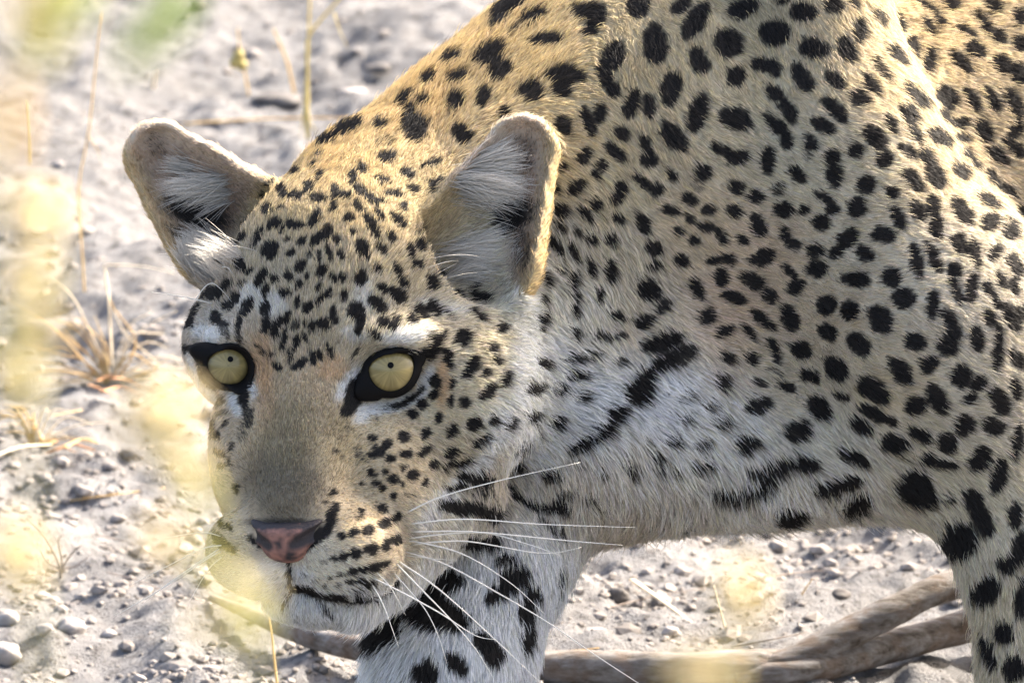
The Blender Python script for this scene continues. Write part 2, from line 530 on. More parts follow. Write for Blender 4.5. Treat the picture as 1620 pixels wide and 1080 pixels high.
# ---------------------------------------------------------------- markings of the coat, read tile by tile: (x, y, half length, half width, slant, strength)
TILES = [
 (280, 230, 5.4, [(700,295,60,30,70),(895,390,60,42,-80),(720,420,25,18,60),(1010,425,55,38,0),(1120,365,58,42,55),(1215,270,45,25,65),(1160,165,28,18,30),(1070,110,60,20,20),(905,145,60,18,20),(990,230,60,22,20),(850,270,40,16,35),(770,330,50,14,25),(1230,85,35,14,10),(1200,450,70,30,0),(1340,400,60,25,75),(1330,520,45,25,80),(1420,420,60,22,0),(1490,285,50,28,-85),(770,550,50,40,30),(875,545,35,20,30),(610,640,95,25,20),(830,665,65,45,35),(690,790,85,28,60),(1000,680,80,42,0),(890,730,30,20,60),(1165,630,80,35,50),(1280,745,70,38,85),(1475,615,45,40,0),(1505,735,25,20,0),(950,800,25,12,30),(1060,830,45,25,55),(1190,800,60,35,55),(1360,805,40,28,-60),(805,900,80,65,45),(970,920,38,28,35),(1130,930,40,18,65),(1205,950,50,22,85),(1300,920,70,25,-70),(1400,935,50,25,-70),(555,790,40,22,60),(505,840,30,20,70),(520,185,50,20,-45)]),
 (540, 230, 5.4, [(390,95,75,38,5),(350,130,30,30,0),(180,200,40,30,-30),(95,275,50,33,70),(355,295,75,25,-15),(565,235,65,38,-45),(770,150,85,25,20),(610,370,55,28,-25),(780,350,65,40,90),(850,290,35,30,0),(450,415,75,18,0),(530,505,40,32,40),(150,380,55,35,-40),(230,430,65,30,-25),(330,480,50,25,0),(30,430,50,25,0),(150,520,60,25,-50),(65,615,48,40,40),(250,670,90,38,-65),(290,760,50,25,-60),(320,590,65,22,-60),(490,640,85,35,-42),(100,735,28,24,0),(430,785,45,30,-50),(180,890,85,55,-60),(345,885,70,28,-40),(590,880,45,30,-60),(680,850,50,35,-50),(660,1000,50,40,-20),(600,930,40,20,-70),(0,930,30,40,0),(310,1045,40,25,-30),(500,920,30,15,-60,.5),(680,720,50,25,20,.5)]),
 (280, 410, 5.4, [(545,45,65,42,-75),(1060,60,60,45,60),(620,110,40,20,30),(720,165,85,42,55),(830,175,40,32,0),(955,150,50,35,-40),(755,270,50,25,65),(570,210,30,15,30),(930,290,50,35,0),(1045,230,40,22,75),(1110,150,35,18,80),(1240,100,60,35,65),(1220,230,40,20,75),(1330,155,50,28,-70),(1415,160,45,28,80),(1290,300,40,25,70),(1220,350,55,28,50),(1430,320,50,32,80),(430,230,65,30,35),(310,295,90,50,15),(120,310,45,25,-30),(500,335,50,38,45),(435,395,55,40,55),(610,410,90,45,62),(755,415,65,32,80),(1035,370,55,22,85),(1120,410,60,32,80),(330,480,50,35,-45),(365,540,80,28,-20),(400,610,75,28,-50,.7),(430,650,40,20,-60,.7),(535,530,90,28,80),(530,690,70,25,-75,.8),(940,505,60,28,75),(765,560,75,35,85),(855,570,80,32,70),(835,640,35,25,0),(1010,570,55,25,75,.8),(1100,550,40,18,-80),(1160,575,55,20,85),(1245,560,65,50,0),(1340,480,75,28,-85),(925,680,95,28,80),(1020,730,70,18,80),(1095,675,40,20,-60),(720,770,60,22,-50,.7),(800,810,50,28,0,.6),(970,830,55,20,75,.8),(1040,905,50,38,20),(1090,870,35,18,80),(860,925,35,28,-40),(1165,840,65,25,-75),(1225,815,45,22,-65),(1310,780,65,20,-70),(75,540,50,35,60),(70,405,30,25,30),(145,450,40,18,60)]),
 (540, 410, 5.4, [(165,160,75,52,85),(310,75,35,25,-20),(470,80,70,42,-60),(530,190,55,32,-60),(660,35,50,40,-20),(355,250,65,42,-30),(480,310,85,55,-40),(315,390,105,50,-45),(130,440,75,65,80),(155,540,120,45,85),(815,70,55,30,-40),(870,110,50,25,-40),(785,195,70,50,-60),(1000,310,65,55,20),(690,445,65,48,-50),(790,420,70,55,-50),(910,440,45,18,-40,.6),(610,510,45,30,-60),(460,550,65,42,50),(360,545,55,38,0),(290,640,60,35,-40,.8),(1200,330,100,40,-10,.9),(1150,240,50,25,50,.7),(1180,475,80,30,-30,.9),(940,500,40,15,0,.5),(840,665,60,45,40),(1040,670,75,60,-55),(1375,590,50,45,0),(1300,755,50,42,-20),(1330,860,45,20,-60),(910,840,90,38,-75),(800,750,80,40,-10),(730,800,80,45,-15),(1120,900,85,50,65),(1075,980,50,40,40),(1240,970,35,30,0),(810,1030,50,40,-30),(1400,1020,60,35,60),(770,640,40,25,60,.7),(120,800,60,12,60,.6),(1180,690,40,12,-30,.5)]),
 (540, 580, 5.4, [(110,250,170,80,65),(170,170,100,90,0),(60,340,90,55,70),(800,125,60,38,-60),(790,235,42,36,20),(690,310,52,42,0),(605,400,42,38,-40),(835,435,45,28,60),(940,545,70,40,58),(1135,490,70,58,40),(1305,455,50,30,70),(1045,305,48,48,0),(935,290,50,25,70),(940,130,60,20,80),(1255,215,90,45,38),(1420,480,60,25,60),(1190,630,75,30,35),(530,595,55,52,-30),(720,570,45,38,35),(265,610,40,28,-20),(385,660,42,32,-25),(325,715,50,38,-30),(265,750,40,30,0),(565,745,55,30,5),(425,780,48,35,-20),(715,720,70,25,35),(935,735,60,35,30),(790,835,40,25,55),(910,840,70,18,40),(1040,810,80,25,30),(530,870,40,22,60),(255,910,42,30,-30),(370,900,38,26,-20),(445,965,50,35,-10),(610,920,52,36,40),(295,990,38,24,-20),(345,1040,28,22,-30),(705,980,40,18,60),(520,1000,22,12,60),(170,990,20,12,0),(500,325,80,24,20,.9),(565,280,90,20,25),(650,215,70,18,38,.9),(410,360,70,40,0,.4),(160,755,75,26,-50,.6),(285,450,30,12,60,.4)]),
 (300, 600, 6.0, [(515,160,110,48,-80),(550,330,120,42,-85,.8),(510,480,100,50,70,.45),(290,180,50,20,-40,.8),(240,240,40,20,60,.8),(300,320,60,18,20,.7),(135,430,60,30,70),(245,520,50,35,60),(335,420,40,25,30,.8),(285,690,60,30,-30,.9),(390,640,45,25,60,.8),(300,820,40,20,50,.8),(360,770,40,20,60,.7),(440,1020,28,22,0),(455,1065,15,12,0),(1365,1060,30,20,0),(1500,460,20,20,0,.6),(1380,680,30,18,40,.6),(1450,730,25,18,0,.6)]),
 (310, 760, 4.263, [(270,45,20,18,0),(280,75,14,10,0),(925,75,22,15,30),(905,105,18,14,0),(868,150,12,10,0),(130,275,30,15,-80),(180,295,32,15,-75),(225,315,28,16,-75),(190,425,110,32,-38),(1255,185,42,32,-30),(1110,208,20,14,0),(1110,250,28,12,-20,.6),(1270,290,42,38,30),(1345,245,40,28,35),(980,378,28,24,30),(1065,348,34,30,20),(1155,335,40,35,20),(865,545,28,14,10,.5),(930,525,25,20,0),(990,508,35,32,0),(1080,490,40,34,10),(1180,462,45,42,15),(1275,432,48,40,15),(1355,400,40,32,20),(975,628,26,16,0,.8),(1050,612,26,20,0,.9),(1120,600,36,22,10),(1210,585,45,26,15),(1285,562,40,22,20),(1040,685,28,14,0,.8),(1110,675,34,18,0,.8),(960,697,18,12,0,.6),(905,655,18,10,0,.6),(1165,695,35,20,20,.9),(795,685,20,18,0,.35),(875,710,16,14,0,.4),(730,640,20,16,0,.3),(1090,730,40,14,15,.5),(1210,15,24,18,0),(1250,50,18,20,0),(1330,105,16,22,0),(1420,100,14,12,0,.5),(1465,100,14,12,0,.5),(860,850,90,18,-45,.55),(610,800,70,18,70,.6),(690,722,70,20,-15),(800,755,80,20,-22),(900,785,60,14,-10,.8),(1010,790,60,12,5,.6),(1120,765,60,12,20,.6)]),
 (480, 0, 4.5, [(320,910,110,45,22),(170,1000,70,30,30),(545,885,50,40,10),(530,740,60,30,35),(610,670,50,25,40),(735,700,60,25,40),(860,720,45,38,50),(760,780,50,40,0),(790,910,95,85,-40),(1085,725,75,60,70),(1280,690,75,45,75),(1130,950,85,65,-40),(1110,550,80,38,15),(900,560,65,38,30),(1330,390,120,70,30),(1400,500,90,60,40),(1060,420,80,35,30),(1150,240,60,30,30),(1440,80,110,60,45),(1430,800,50,28,60),(1190,100,40,20,60),(1530,20,80,50,30),(1380,170,60,35,30,.7),(590,1000,70,30,10,.5),(890,870,30,40,80,.7)]),
 (800, 0, 4.5, [(205,120,95,40,25),(75,220,50,25,40,.7),(285,285,120,45,5),(640,120,95,75,80),(540,80,65,50,20),(600,220,60,45,40),(940,45,85,80,0),(1065,320,145,85,-88),(1250,40,85,50,40),(1350,150,150,70,58),(1380,440,95,68,-55),(10,490,35,50,80),(180,660,90,60,-25),(220,620,60,40,-60),(430,540,145,70,-5),(400,630,70,70,-50),(770,400,110,75,70),(710,520,110,55,-85),(765,640,60,50,-60),(905,740,110,55,75),(1020,760,90,50,-85),(1175,640,130,70,80),(1370,810,145,65,72),(415,900,80,50,-60),(590,870,110,45,-70),(675,815,70,45,80),(825,950,55,55,0),(1195,980,120,75,-50),(995,1020,70,35,-60),(760,1055,60,35,-25)]),
 (1130, 0, 5.4, [(240,80,140,80,20),(580,5,50,25,0),(765,105,115,80,-10),(1025,50,85,65,-30),(515,280,130,115,0),(125,370,125,115,-40),(855,420,135,75,-5),(1140,435,120,80,-60),(180,655,100,78,85),(440,560,140,55,-10),(520,620,50,45,-60),(750,670,130,70,-60),(790,720,60,60,0),(1035,680,105,55,-38),(1245,840,90,70,-20),(520,800,85,65,-30),(630,950,125,60,-60),(1030,930,135,60,-40),(1100,1010,60,50,-70),(180,1020,150,95,-15),(1250,260,110,55,-80),(1340,720,110,45,-50),(1440,600,120,35,-55,.8),(1420,160,80,45,-50,.8),(1560,470,110,50,-40),(1590,200,80,40,-70),(1190,20,60,25,-30)]),
 (1320, 0, 5.4, [(810,230,90,45,-55),(910,180,60,35,-50),(800,50,100,30,-35),(1000,40,90,45,-10),(1130,270,100,35,-30),(1280,200,110,45,-50),(1400,310,80,55,-40),(1360,60,90,60,-40),(1580,150,70,75,0),(1600,380,70,65,-40),(1210,430,85,65,-40),(1090,540,120,60,-45),(820,530,110,55,80),(680,400,90,45,-70),(1440,560,100,65,-40),(1580,640,80,90,0),(960,840,110,85,-50),(1170,850,120,55,-60),(1350,850,120,55,-60),(1540,890,140,65,-60),(700,830,150,45,-45),(640,970,90,60,-40),(950,1000,80,40,-40),(1100,1050,70,50,0),(470,1040,50,40,-50)]),
 (840, 220, 5.4, [(455,150,90,55,45),(725,120,105,50,-38),(270,250,60,40,60),(615,225,55,45,-40),(560,310,50,45,0),(985,70,110,40,-65),(1010,190,75,60,0),(1200,305,65,38,-75),(1465,290,75,70,0),(1430,400,60,40,-40,.4),(390,420,85,55,40),(215,440,55,40,-50),(775,420,70,55,-60),(730,510,65,50,40),(970,380,110,40,-42),(1080,435,65,60,30),(1355,510,75,55,-20),(1515,600,65,55,-20),(550,570,55,50,-40),(470,650,90,40,-50),(265,620,75,60,0),(755,675,60,40,-30),(960,725,105,55,-65),(1200,615,90,45,-12),(1360,690,55,35,-45),(1500,755,75,45,-10),(1610,800,40,35,0),(1270,780,55,45,-35),(1385,870,50,36,-10),(255,770,50,35,-50),(405,800,35,25,-50,.8),(520,870,55,38,-50),(695,865,60,55,-20),(205,910,100,38,-52),(365,970,85,32,-65),(1045,935,80,65,-30),(1295,1030,75,55,-60),(1560,1030,65,40,10),(510,1060,40,30,-45),(690,1065,50,25,0,.8),(80,1065,50,30,-20),(635,690,40,15,-60,.4)]),
 (1110, 180, 5.4, [(650,110,150,55,-45),(725,230,80,60,-70),(1040,105,115,60,-25),(1480,200,130,75,-42),(1560,400,80,75,60),(185,320,110,45,-35),(310,375,110,65,10),(575,400,115,65,-88),(940,250,85,60,-50),(910,360,50,40,0,.6),(1315,315,75,65,0),(1115,380,70,70,0),(1130,520,110,70,-85),(820,520,95,62,-50),(290,625,75,72,0),(450,715,75,65,-20),(655,640,62,58,0,.75),(1410,610,80,75,0),(1060,720,95,45,-40),(1120,810,60,50,-50),(1035,930,85,75,0),(700,825,90,60,-8),(870,825,55,50,0),(1335,805,90,80,80),(285,840,70,52,-10),(480,920,75,50,-40),(495,990,75,55,-20)]),
 (1320, 180, 5.4, [(490,100,85,45,-60),(690,150,115,50,-65),(620,40,60,40,-50),(900,210,110,55,-35),(1100,220,80,30,-10),(630,320,95,35,-40),(800,380,95,60,-55),(870,540,110,70,-50),(670,570,125,60,-45),(1080,490,90,55,-45),(1170,400,120,40,-50),(1400,360,120,50,-35),(1370,560,110,45,-55),(1500,660,85,50,-50),(490,670,60,55,-70),(545,890,110,55,-65),(720,830,95,65,-50),(850,800,110,55,-80),(880,970,110,60,-85),(1090,840,145,65,-55),(1310,750,110,45,-35),(1330,930,85,70,0),(420,1030,105,75,-10),(1510,1000,90,75,-80),(1060,1060,60,40,0),(1280,150,110,60,-60),(1550,140,90,60,60),(1540,290,120,50,-45),(1600,880,90,50,80)]),
 (820, 400, 5.4, [(200,125,60,48,40),(255,235,65,42,-70),(215,440,75,35,80,.8),(205,600,85,45,70),(375,140,60,25,70,.5),(475,240,70,35,85),(480,370,50,38,0,.8),(495,500,65,32,-85),(500,700,65,35,-70),(625,135,80,42,-85),(800,160,105,60,-85),(700,365,75,40,-85),(1175,115,80,42,10),(1120,320,110,85,-15),(1240,465,95,55,40,.9),(1075,595,90,60,20),(850,545,60,48,-20),(800,540,50,20,-50,.5),(1530,300,95,60,-65),(720,715,75,35,-15,.8),(870,715,60,40,-10,.9),(1240,770,170,80,15),(1310,730,80,60,0),(1400,890,140,80,40,.9),(1250,950,110,70,40),(480,915,85,35,20,.8),(640,885,80,40,25,.8),(890,945,60,45,15,.7),(200,960,85,35,-20),(520,1050,100,40,10)]),
 (1080, 360, 5.4, [(350,90,55,50,-60),(515,110,60,45,-20),(880,60,80,45,-75),(940,130,80,50,-20),(1130,200,75,60,0),(1145,350,85,70,0),(1420,90,100,75,35),(1320,200,90,50,40),(1560,220,85,65,-50),(320,275,120,45,5,.85),(400,270,50,60,80),(685,250,115,68,12),(330,430,85,58,85),(605,450,115,65,-25),(130,520,100,55,-65),(920,370,85,35,-45),(970,500,75,65,20),(440,600,110,50,-15),(745,590,65,60,-20),(1480,440,125,62,-5),(215,755,82,75,20),(690,790,140,45,-38),(915,770,125,75,-65),(1230,660,80,85,0),(1430,705,82,85,0),(355,890,80,50,20),(570,890,90,38,-50),(1240,900,90,70,-35),(770,1010,70,45,-80),(1020,1050,95,70,-20),(1510,1000,120,80,-45)]),
 (1320, 360, 5.4, [(700,280,160,55,-80),(850,260,140,50,-65),(1070,150,105,65,-45),(1210,220,130,45,-80),(1370,220,80,55,60),(1540,330,110,55,-70),(1540,510,80,40,-75),(1430,450,90,35,-60),(490,430,90,80,0),(590,600,100,90,-30),(840,660,120,50,88),(1030,370,75,60,-30),(1040,540,120,50,-70),(1180,520,130,55,80),(1340,550,100,40,-55),(1400,650,60,40,-60),(400,780,130,100,-60),(980,790,110,60,-65),(1020,890,80,70,-60),(960,1010,95,85,0),(690,980,90,75,-20),(1330,780,85,60,-45),(1220,950,120,60,-75),(1410,950,110,35,85),(1510,760,140,65,-60),(1600,720,70,40,-70)]),
 (800, 560, 5.4, [(640,195,90,45,5),(470,305,85,45,35),(220,295,80,40,25),(680,375,75,45,25,.8),(220,530,70,35,5,.9),(450,580,60,60,-70),(1150,330,120,110,20),(1210,210,90,70,50),(1330,100,80,60,40),(960,540,130,70,40),(860,650,120,60,35),(690,770,130,60,25),(590,840,60,40,60,.8),(240,620,80,25,-60,.5),(100,780,80,40,40,.6),(90,930,60,55,0),(150,965,60,40,0),(400,1040,80,45,0),(850,1050,50,35,20,.6),(660,970,60,25,0,.4),(1060,960,70,30,-10,.6),(1110,1030,70,30,-20,.7),(1310,890,60,50,-30,.9),(1340,1005,40,30,0,.8),(1460,1010,40,30,-50,.8),(1450,745,55,38,-10),(1540,550,50,40,-30,.8),(1560,380,60,60,0,.4),(1210,740,50,25,-40,.3),(1490,690,30,25,-60,.5)]),
 (1080, 540, 5.4, [(390,140,70,55,-20),(590,140,80,55,-45),(800,130,75,45,-60),(345,350,75,75,0,.9),(670,355,70,35,-15,.9),(790,260,80,20,-20,.6),(895,390,90,40,-25),(1095,300,100,60,-25),(1315,230,120,85,-50),(1570,390,85,80,0),(660,550,110,70,15,.95),(1170,560,120,80,-45),(1200,620,80,60,-20),(1370,470,75,45,-25),(990,770,130,90,15,.95),(1040,720,70,60,0),(560,890,110,75,15,.95),(1530,730,110,65,-25),(345,700,80,55,20,.7),(255,550,60,40,20,.6),(190,890,90,50,20,.6),(40,660,60,40,20,.7),(60,480,70,60,30,.4),(1580,590,75,40,-25),(1470,990,150,60,-25),(1060,1040,120,65,0)]),
 (1320, 540, 5.4, [(1390,130,110,55,80),(1560,150,100,55,-55),(570,250,140,75,-55),(810,200,85,65,40),(1090,300,105,88,-80),(1230,370,85,55,60),(1170,490,60,40,30),(350,420,150,85,-42),(385,635,175,55,-28),(695,550,95,85,0),(890,500,140,80,-65),(1420,510,130,75,-60),(1360,720,95,75,-20),(1110,715,90,88,0),(1555,400,100,45,-80),(740,790,110,60,-30),(965,850,90,80,-40),(520,870,120,80,-10),(1560,850,160,50,85),(1250,1000,120,85,60),(1430,1050,60,55,0),(820,1000,70,55,-20),(970,1050,95,50,-5),(640,1010,50,15,0,.5)]),
 (1080, 700, 5.4, [(180,220,90,40,10,.7),(240,210,40,40,0),(420,460,170,45,0),(600,440,110,60,10),(720,390,90,55,40),(720,270,160,50,5,.85),(880,210,120,50,25,.9),(1060,190,125,70,-10),(1350,370,220,65,15),(1240,420,90,45,10),(940,610,150,55,12),(1500,530,130,70,25),(60,690,60,40,90,.3),(770,770,40,20,90,.4),(10,690,25,15,90,.5)]),
 (1360, 700, 2.842, [(625,150,80,38,75),(700,30,45,22,80),(260,200,80,75,0),(290,250,65,40,0),(410,255,28,20,0,.8),(515,270,65,45,-60),(550,350,85,40,-65),(205,370,70,32,-25),(455,440,80,80,-20),(575,670,75,50,55),(655,865,50,45,-60),(585,950,75,25,-70),(700,1020,60,45,80),(665,555,45,40,-40),(735,700,90,40,80),(725,480,80,40,80),(700,330,60,35,85)]),
 (660, 700, 5.4, [(430,290,110,45,-10),(560,320,90,45,10),(330,380,90,30,5),(430,560,220,70,-5),(620,600,130,60,-15),(300,540,140,50,-10),(770,370,70,30,-15),(860,480,70,28,-40),(990,540,90,30,-20),(1190,560,120,50,-5),(1280,450,90,40,0,.7),(520,850,190,70,-10),(560,890,100,40,0),(760,1000,90,45,15),(1080,670,60,25,-30,.8),(1180,770,80,45,-30,.8),(1480,490,60,30,0,.5),(1580,570,50,40,0,.5),(540,420,100,30,0,.6)]),
 (540, 880, 4.5, [(720,170,150,90,0),(640,300,150,80,-30),(680,450,220,90,-5),(780,400,90,60,0),(300,450,150,70,-20),(290,560,150,90,20),(230,640,80,60,40),(1230,150,110,75,30),(1130,250,130,65,40),(1350,270,70,50,-40),(1300,400,90,60,-80),(1320,580,120,40,-85),(1040,640,130,65,-40),(1070,720,70,60,90),(820,770,100,55,-50),(600,840,90,85,90),(1170,30,80,30,10,.8),(1550,200,80,20,85,.5)]),
]
SPOTS = [(482,935,26,6,-15,1.0),(527,945,28,5,-6,1.0),(577,945,26,4,8,1.0),(616,930,20,4,35,.9),(524,816,20,9,68,1.0),(507,845,22,11,40,1.0),(480,866,16,9,20,1.0),(404,858,17,5,-38,1.0),(301,552,14,5,-10,1.0),(319,580,22,6,-80,1.0),(330,603,18,6,-50,1.0),(456,905,22,4,85,.9)]
for ox, oy, sc, lst in TILES:
    for s in lst:
        SPOTS.append((ox + s[0] / sc, oy + s[1] / sc, s[2] / sc, s[3] / sc, s[4], s[5] if len(s) > 5 else 1.0))

# patches of other colour in the coat, one a painted sunlit streak: (x, y, half length, half width, slant, strength, colour)
WHT = (0.80, 0.78, 0.74); GRY = (0.20, 0.168, 0.115); ORG = (0.66, 0.40, 0.20); OLV = (0.34, 0.28, 0.17)
PATCHES = [
 (600,645,34,12,3,1,WHT),(640,634,32,11,25,1,WHT),(672,604,28,10,65,1,WHT),(575,655,20,10,40,.7,WHT),
 (549,605,30,11,55,.9,WHT),(642,530,38,13,12,.9,WHT),(326,528,26,13,-20,.8,WHT),(372,640,20,9,-70,.95,WHT),
 (307,588,30,5,-70,.9,WHT),(331,622,26,6,-40,.9,WHT),(398,606,24,6,-80,.9,WHT),
 (430,480,25,22,0,.6,WHT),(395,465,25,15,50,.6,WHT),(575,464,15,26,0,.5,WHT),(700,485,40,12,-10,.5,WHT),(560,530,10,22,70,.5,WHT),
 (415,575,18,42,0,.5,ORG),(525,582,24,20,0,.38,ORG),(700,605,11,42,0,.6,ORG),(420,640,18,40,0,.35,ORG),  # orange patch outside the right eye paints a sunlit streak into the coat
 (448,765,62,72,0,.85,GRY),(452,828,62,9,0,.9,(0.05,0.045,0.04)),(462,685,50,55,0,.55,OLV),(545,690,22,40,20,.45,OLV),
 (690,803,46,15,50,.9,WHT),(745,742,52,15,45,.9,WHT),(800,672,42,15,50,.9,WHT),(820,560,60,10,85,.6,WHT),
 (470,915,26,18,0,.8,WHT),(430,905,24,20,0,.6,WHT),(385,930,40,20,-30,.5,WHT),
]
# ---------------------------------------------------------------- coat fields: colour, hair length, hair flow
# (x, y, colour, hair length, flow slant in degrees, lift)
A = [
 (650,150,(.62,.43,.17),36,72,.5),(520,235,(.62,.43,.17),30,75,.45),(760,60,(.60,.43,.18),36,75,.5),(850,100,(.58,.43,.19),34,60,.4),
 (560,320,(.60,.45,.20),16,82,.35),(460,320,(.60,.45,.20),16,100,.35),(660,330,(.58,.44,.20),17,60,.35),(560,270,(.60,.44,.19),20,80,.4),
 (540,420,(.58,.47,.28),20,84,.35),(430,440,(.56,.47,.31),18,108,.35),(640,440,(.57,.47,.29),20,55,.35),(350,450,(.52,.43,.30),18,135,.35),
 (500,510,(.55,.45,.28),16,88,.35),(570,500,(.60,.52,.36),16,75,.35),(400,520,(.58,.46,.30),15,105,.35),(340,530,(.62,.56,.46),10,130,.3),(700,500,(.60,.52,.37),20,25,.35),
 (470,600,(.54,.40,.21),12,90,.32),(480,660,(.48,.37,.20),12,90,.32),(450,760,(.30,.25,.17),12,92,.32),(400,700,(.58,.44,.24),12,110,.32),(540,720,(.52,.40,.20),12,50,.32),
 (826,500,(.82,.76,.66),42,4,.7),(826,570,(.82,.76,.66),42,-8,.7),(812,640,(.80,.75,.66),42,-25,.65),(828,440,(.78,.70,.58),42,12,.65),(780,520,(.64,.55,.38),18,5,.35),(770,600,(.66,.57,.40),18,-10,.35),  # right cheek edge: hair made long and whitish to strengthen the sunlit rim
 (600,700,(.58,.45,.25),10,0,.25),(700,640,(.62,.51,.31),14,-12,.3),(770,560,(.66,.56,.38),22,-8,.4),(760,460,(.62,.53,.37),24,10,.4),(640,760,(.62,.48,.27),11,-18,.25),
 (730,720,(.66,.56,.38),24,-30,.4),(690,800,(.72,.66,.55),30,-45,.4),(560,830,(.64,.48,.26),11,8,.2),(600,880,(.66,.52,.32),11,-5,.2),(520,910,(.72,.63,.47),11,-20,.2),
 (400,860,(.66,.52,.34),11,170,.2),(365,820,(.64,.48,.27),11,175,.2),(400,910,(.72,.63,.48),11,200,.2),(350,700,(.60,.48,.32),11,215,.3),(330,640,(.58,.47,.33),13,225,.4),(312,610,(.60,.50,.38),13,235,.42),(300,540,(.55,.46,.36),14,200,.42),
 (520,965,(.76,.73,.69),20,-85,.4),(440,960,(.76,.73,.69),18,-105,.4),(600,950,(.76,.73,.69),26,-65,.4),(310,590,(.62,.55,.45),12,225,.4),
 (880,280,(.56,.45,.24),34,-40,.35),(900,200,(.56,.44,.22),34,-20,.35),(960,300,(.58,.48,.28),36,-50,.35),(880,380,(.66,.60,.48),42,-62,.4),(960,400,(.66,.58,.43),42,-62,.4),
 (870,480,(.70,.65,.54),48,-78,.42),(930,500,(.70,.65,.54),48,-70,.42),(1000,500,(.67,.57,.42),44,-45,.4),(880,570,(.74,.71,.66),52,-30,.42),(930,640,(.76,.74,.71),58,-25,.42),
 (830,690,(.74,.71,.66),50,-55,.42),(1050,640,(.77,.75,.72),58,-40,.42),(1000,740,(.74,.68,.59),52,-60,.4),(900,770,(.70,.62,.51),46,-80,.4),(770,760,(.60,.52,.41),44,-70,.4),
 (1000,100,(.54,.43,.22),32,-70,.35),(1000,200,(.55,.44,.24),32,-60,.35),(1100,60,(.54,.44,.24),32,-70,.32),(1150,200,(.60,.51,.33),34,-40,.35),(1200,120,(.56,.46,.26),32,-60,.32),
 (1300,80,(.56,.45,.26),30,-60,.32),(1250,260,(.61,.53,.37),32,-20,.32),(1380,240,(.62,.54,.38),32,-10,.32),(1400,120,(.58,.46,.26),30,-25,.35),(1500,60,(.56,.43,.22),32,-20,.4),(1580,180,(.52,.41,.23),32,-20,.4),
 (1500,260,(.58,.46,.27),30,-20,.35),(1100,350,(.59,.46,.27),32,-35,.32),(1200,400,(.60,.46,.29),32,-15,.32),(1150,480,(.62,.47,.31),34,-20,.32),(1300,500,(.61,.48,.30),32,-8,.3),
 (1350,380,(.61,.52,.36),30,-8,.3),(1480,400,(.60,.53,.40),30,-8,.3),(1580,480,(.58,.51,.39),30,-20,.3),(1250,600,(.63,.52,.35),36,-25,.32),(1400,600,(.60,.49,.31),32,-15,.3),
 (1550,640,(.63,.56,.43),32,-20,.3),(1150,680,(.74,.69,.60),50,-38,.38),(1300,700,(.71,.66,.55),46,-30,.36),(1200,770,(.74,.68,.59),54,-75,.4),(1100,810,(.72,.65,.54),56,-85,.42),
 (1350,800,(.73,.66,.55),52,-80,.4),(1450,760,(.70,.62,.46),42,-35,.35),(1560,760,(.66,.58,.42),36,-40,.32),(1520,900,(.74,.66,.50),44,-55,.38),(1590,980,(.70,.60,.42),40,-75,.36),
 (1000,830,(.66,.57,.45),50,-88,.42),(840,900,(.72,.70,.66),46,-88,.4),(760,930,(.74,.73,.71),44,-95,.38),(670,950,(.74,.73,.71),56,-112,.45),(600,1030,(.74,.73,.72),64,-120,.5),(590,980,(.74,.73,.72),60,-125,.5),
 (720,1040,(.74,.73,.72),38,-92,.36),(830,1020,(.73,.72,.71),40,-85,.36),
 (1800,300,(.56,.44,.24),32,-15,.3),(2400,300,(.56,.44,.24),32,-15,.3),(2000,700,(.70,.64,.52),40,-30,.3),(2700,700,(.62,.53,.37),32,-70,.3),
]
AXY = np.array([(a[0] - 810, 540 - a[1]) for a in A], dtype=np.float32)
AC = np.array([a[2] for a in A], dtype=np.float32)
AC = AC * 0.90 + 0.11 * AC.mean(1, keepdims=True)
nape = np.array([1.0 if (a[0] < 860 and a[1] < 300) else 0.0 for a in A], dtype=np.float32)[:, None]
yl = np.clip((0.42 - AC[:, 2:3]) / 0.2, 0, 1) * (1 - 0.6 * nape)
AC = AC + yl * np.array((0.01, 0.02, 0.045), np.float32)
wh = np.clip((AC.min(1, keepdims=True) - 0.5) / 0.2, 0, 1)
AC = np.clip(AC * (1 + 0.17 * wh), 0, 0.86)
AL = np.array([(a[3] * (0.60 if a[3] > 26 else 0.75), math.cos(math.radians(a[4])), math.sin(math.radians(a[4])), a[5]) for a in A], dtype=np.float32)

def fields(P):
    col = np.zeros((len(P), 3), np.float32); par = np.zeros((len(P), 4), np.float32)
    for i in range(0, len(P), 60000):
        q = P[i:i + 60000, :2].astype(np.float32)
        d2 = ((q[:, None, :] - AXY[None]) ** 2).sum(2)
        w = 1.0 / (d2 + 500.0) ** 1.8
        w /= w.sum(1)[:, None]
        col[i:i + 60000] = w @ AC; par[i:i + 60000] = w @ AL
    return col, par

tree = BVHTree.FromPolygons([tuple(v) for v in BV], [tuple(int(i) for i in q) for q in BQ])

def anchor(x, y, zfrom=900.0):
    hit = tree.ray_cast(Vector((x - 810.0, 540.0 - y, zfrom)), Vector((0, 0, -1)))
    return hit[0], hit[1]

def build_marks(lst):
    out = []
    for s in lst:
        p, n = anchor(s[0], s[1])
        for dx in (6, 12, 18):
            if p is None and s[0] < 420:
                p, n = anchor(s[0] + dx, s[1])
        if p is None:
            continue
        nz = max(n[2], 0.22)
        a = math.radians(s[4])
        out.append((np.array(p), np.array((n[0] / nz, n[1] / nz)), s[2], s[3], math.cos(a), math.sin(a), s[5], s[6] if len(s) > 6 else None))
    return out

MARKS = build_marks(SPOTS)
PMARKS = build_marks(PATCHES)

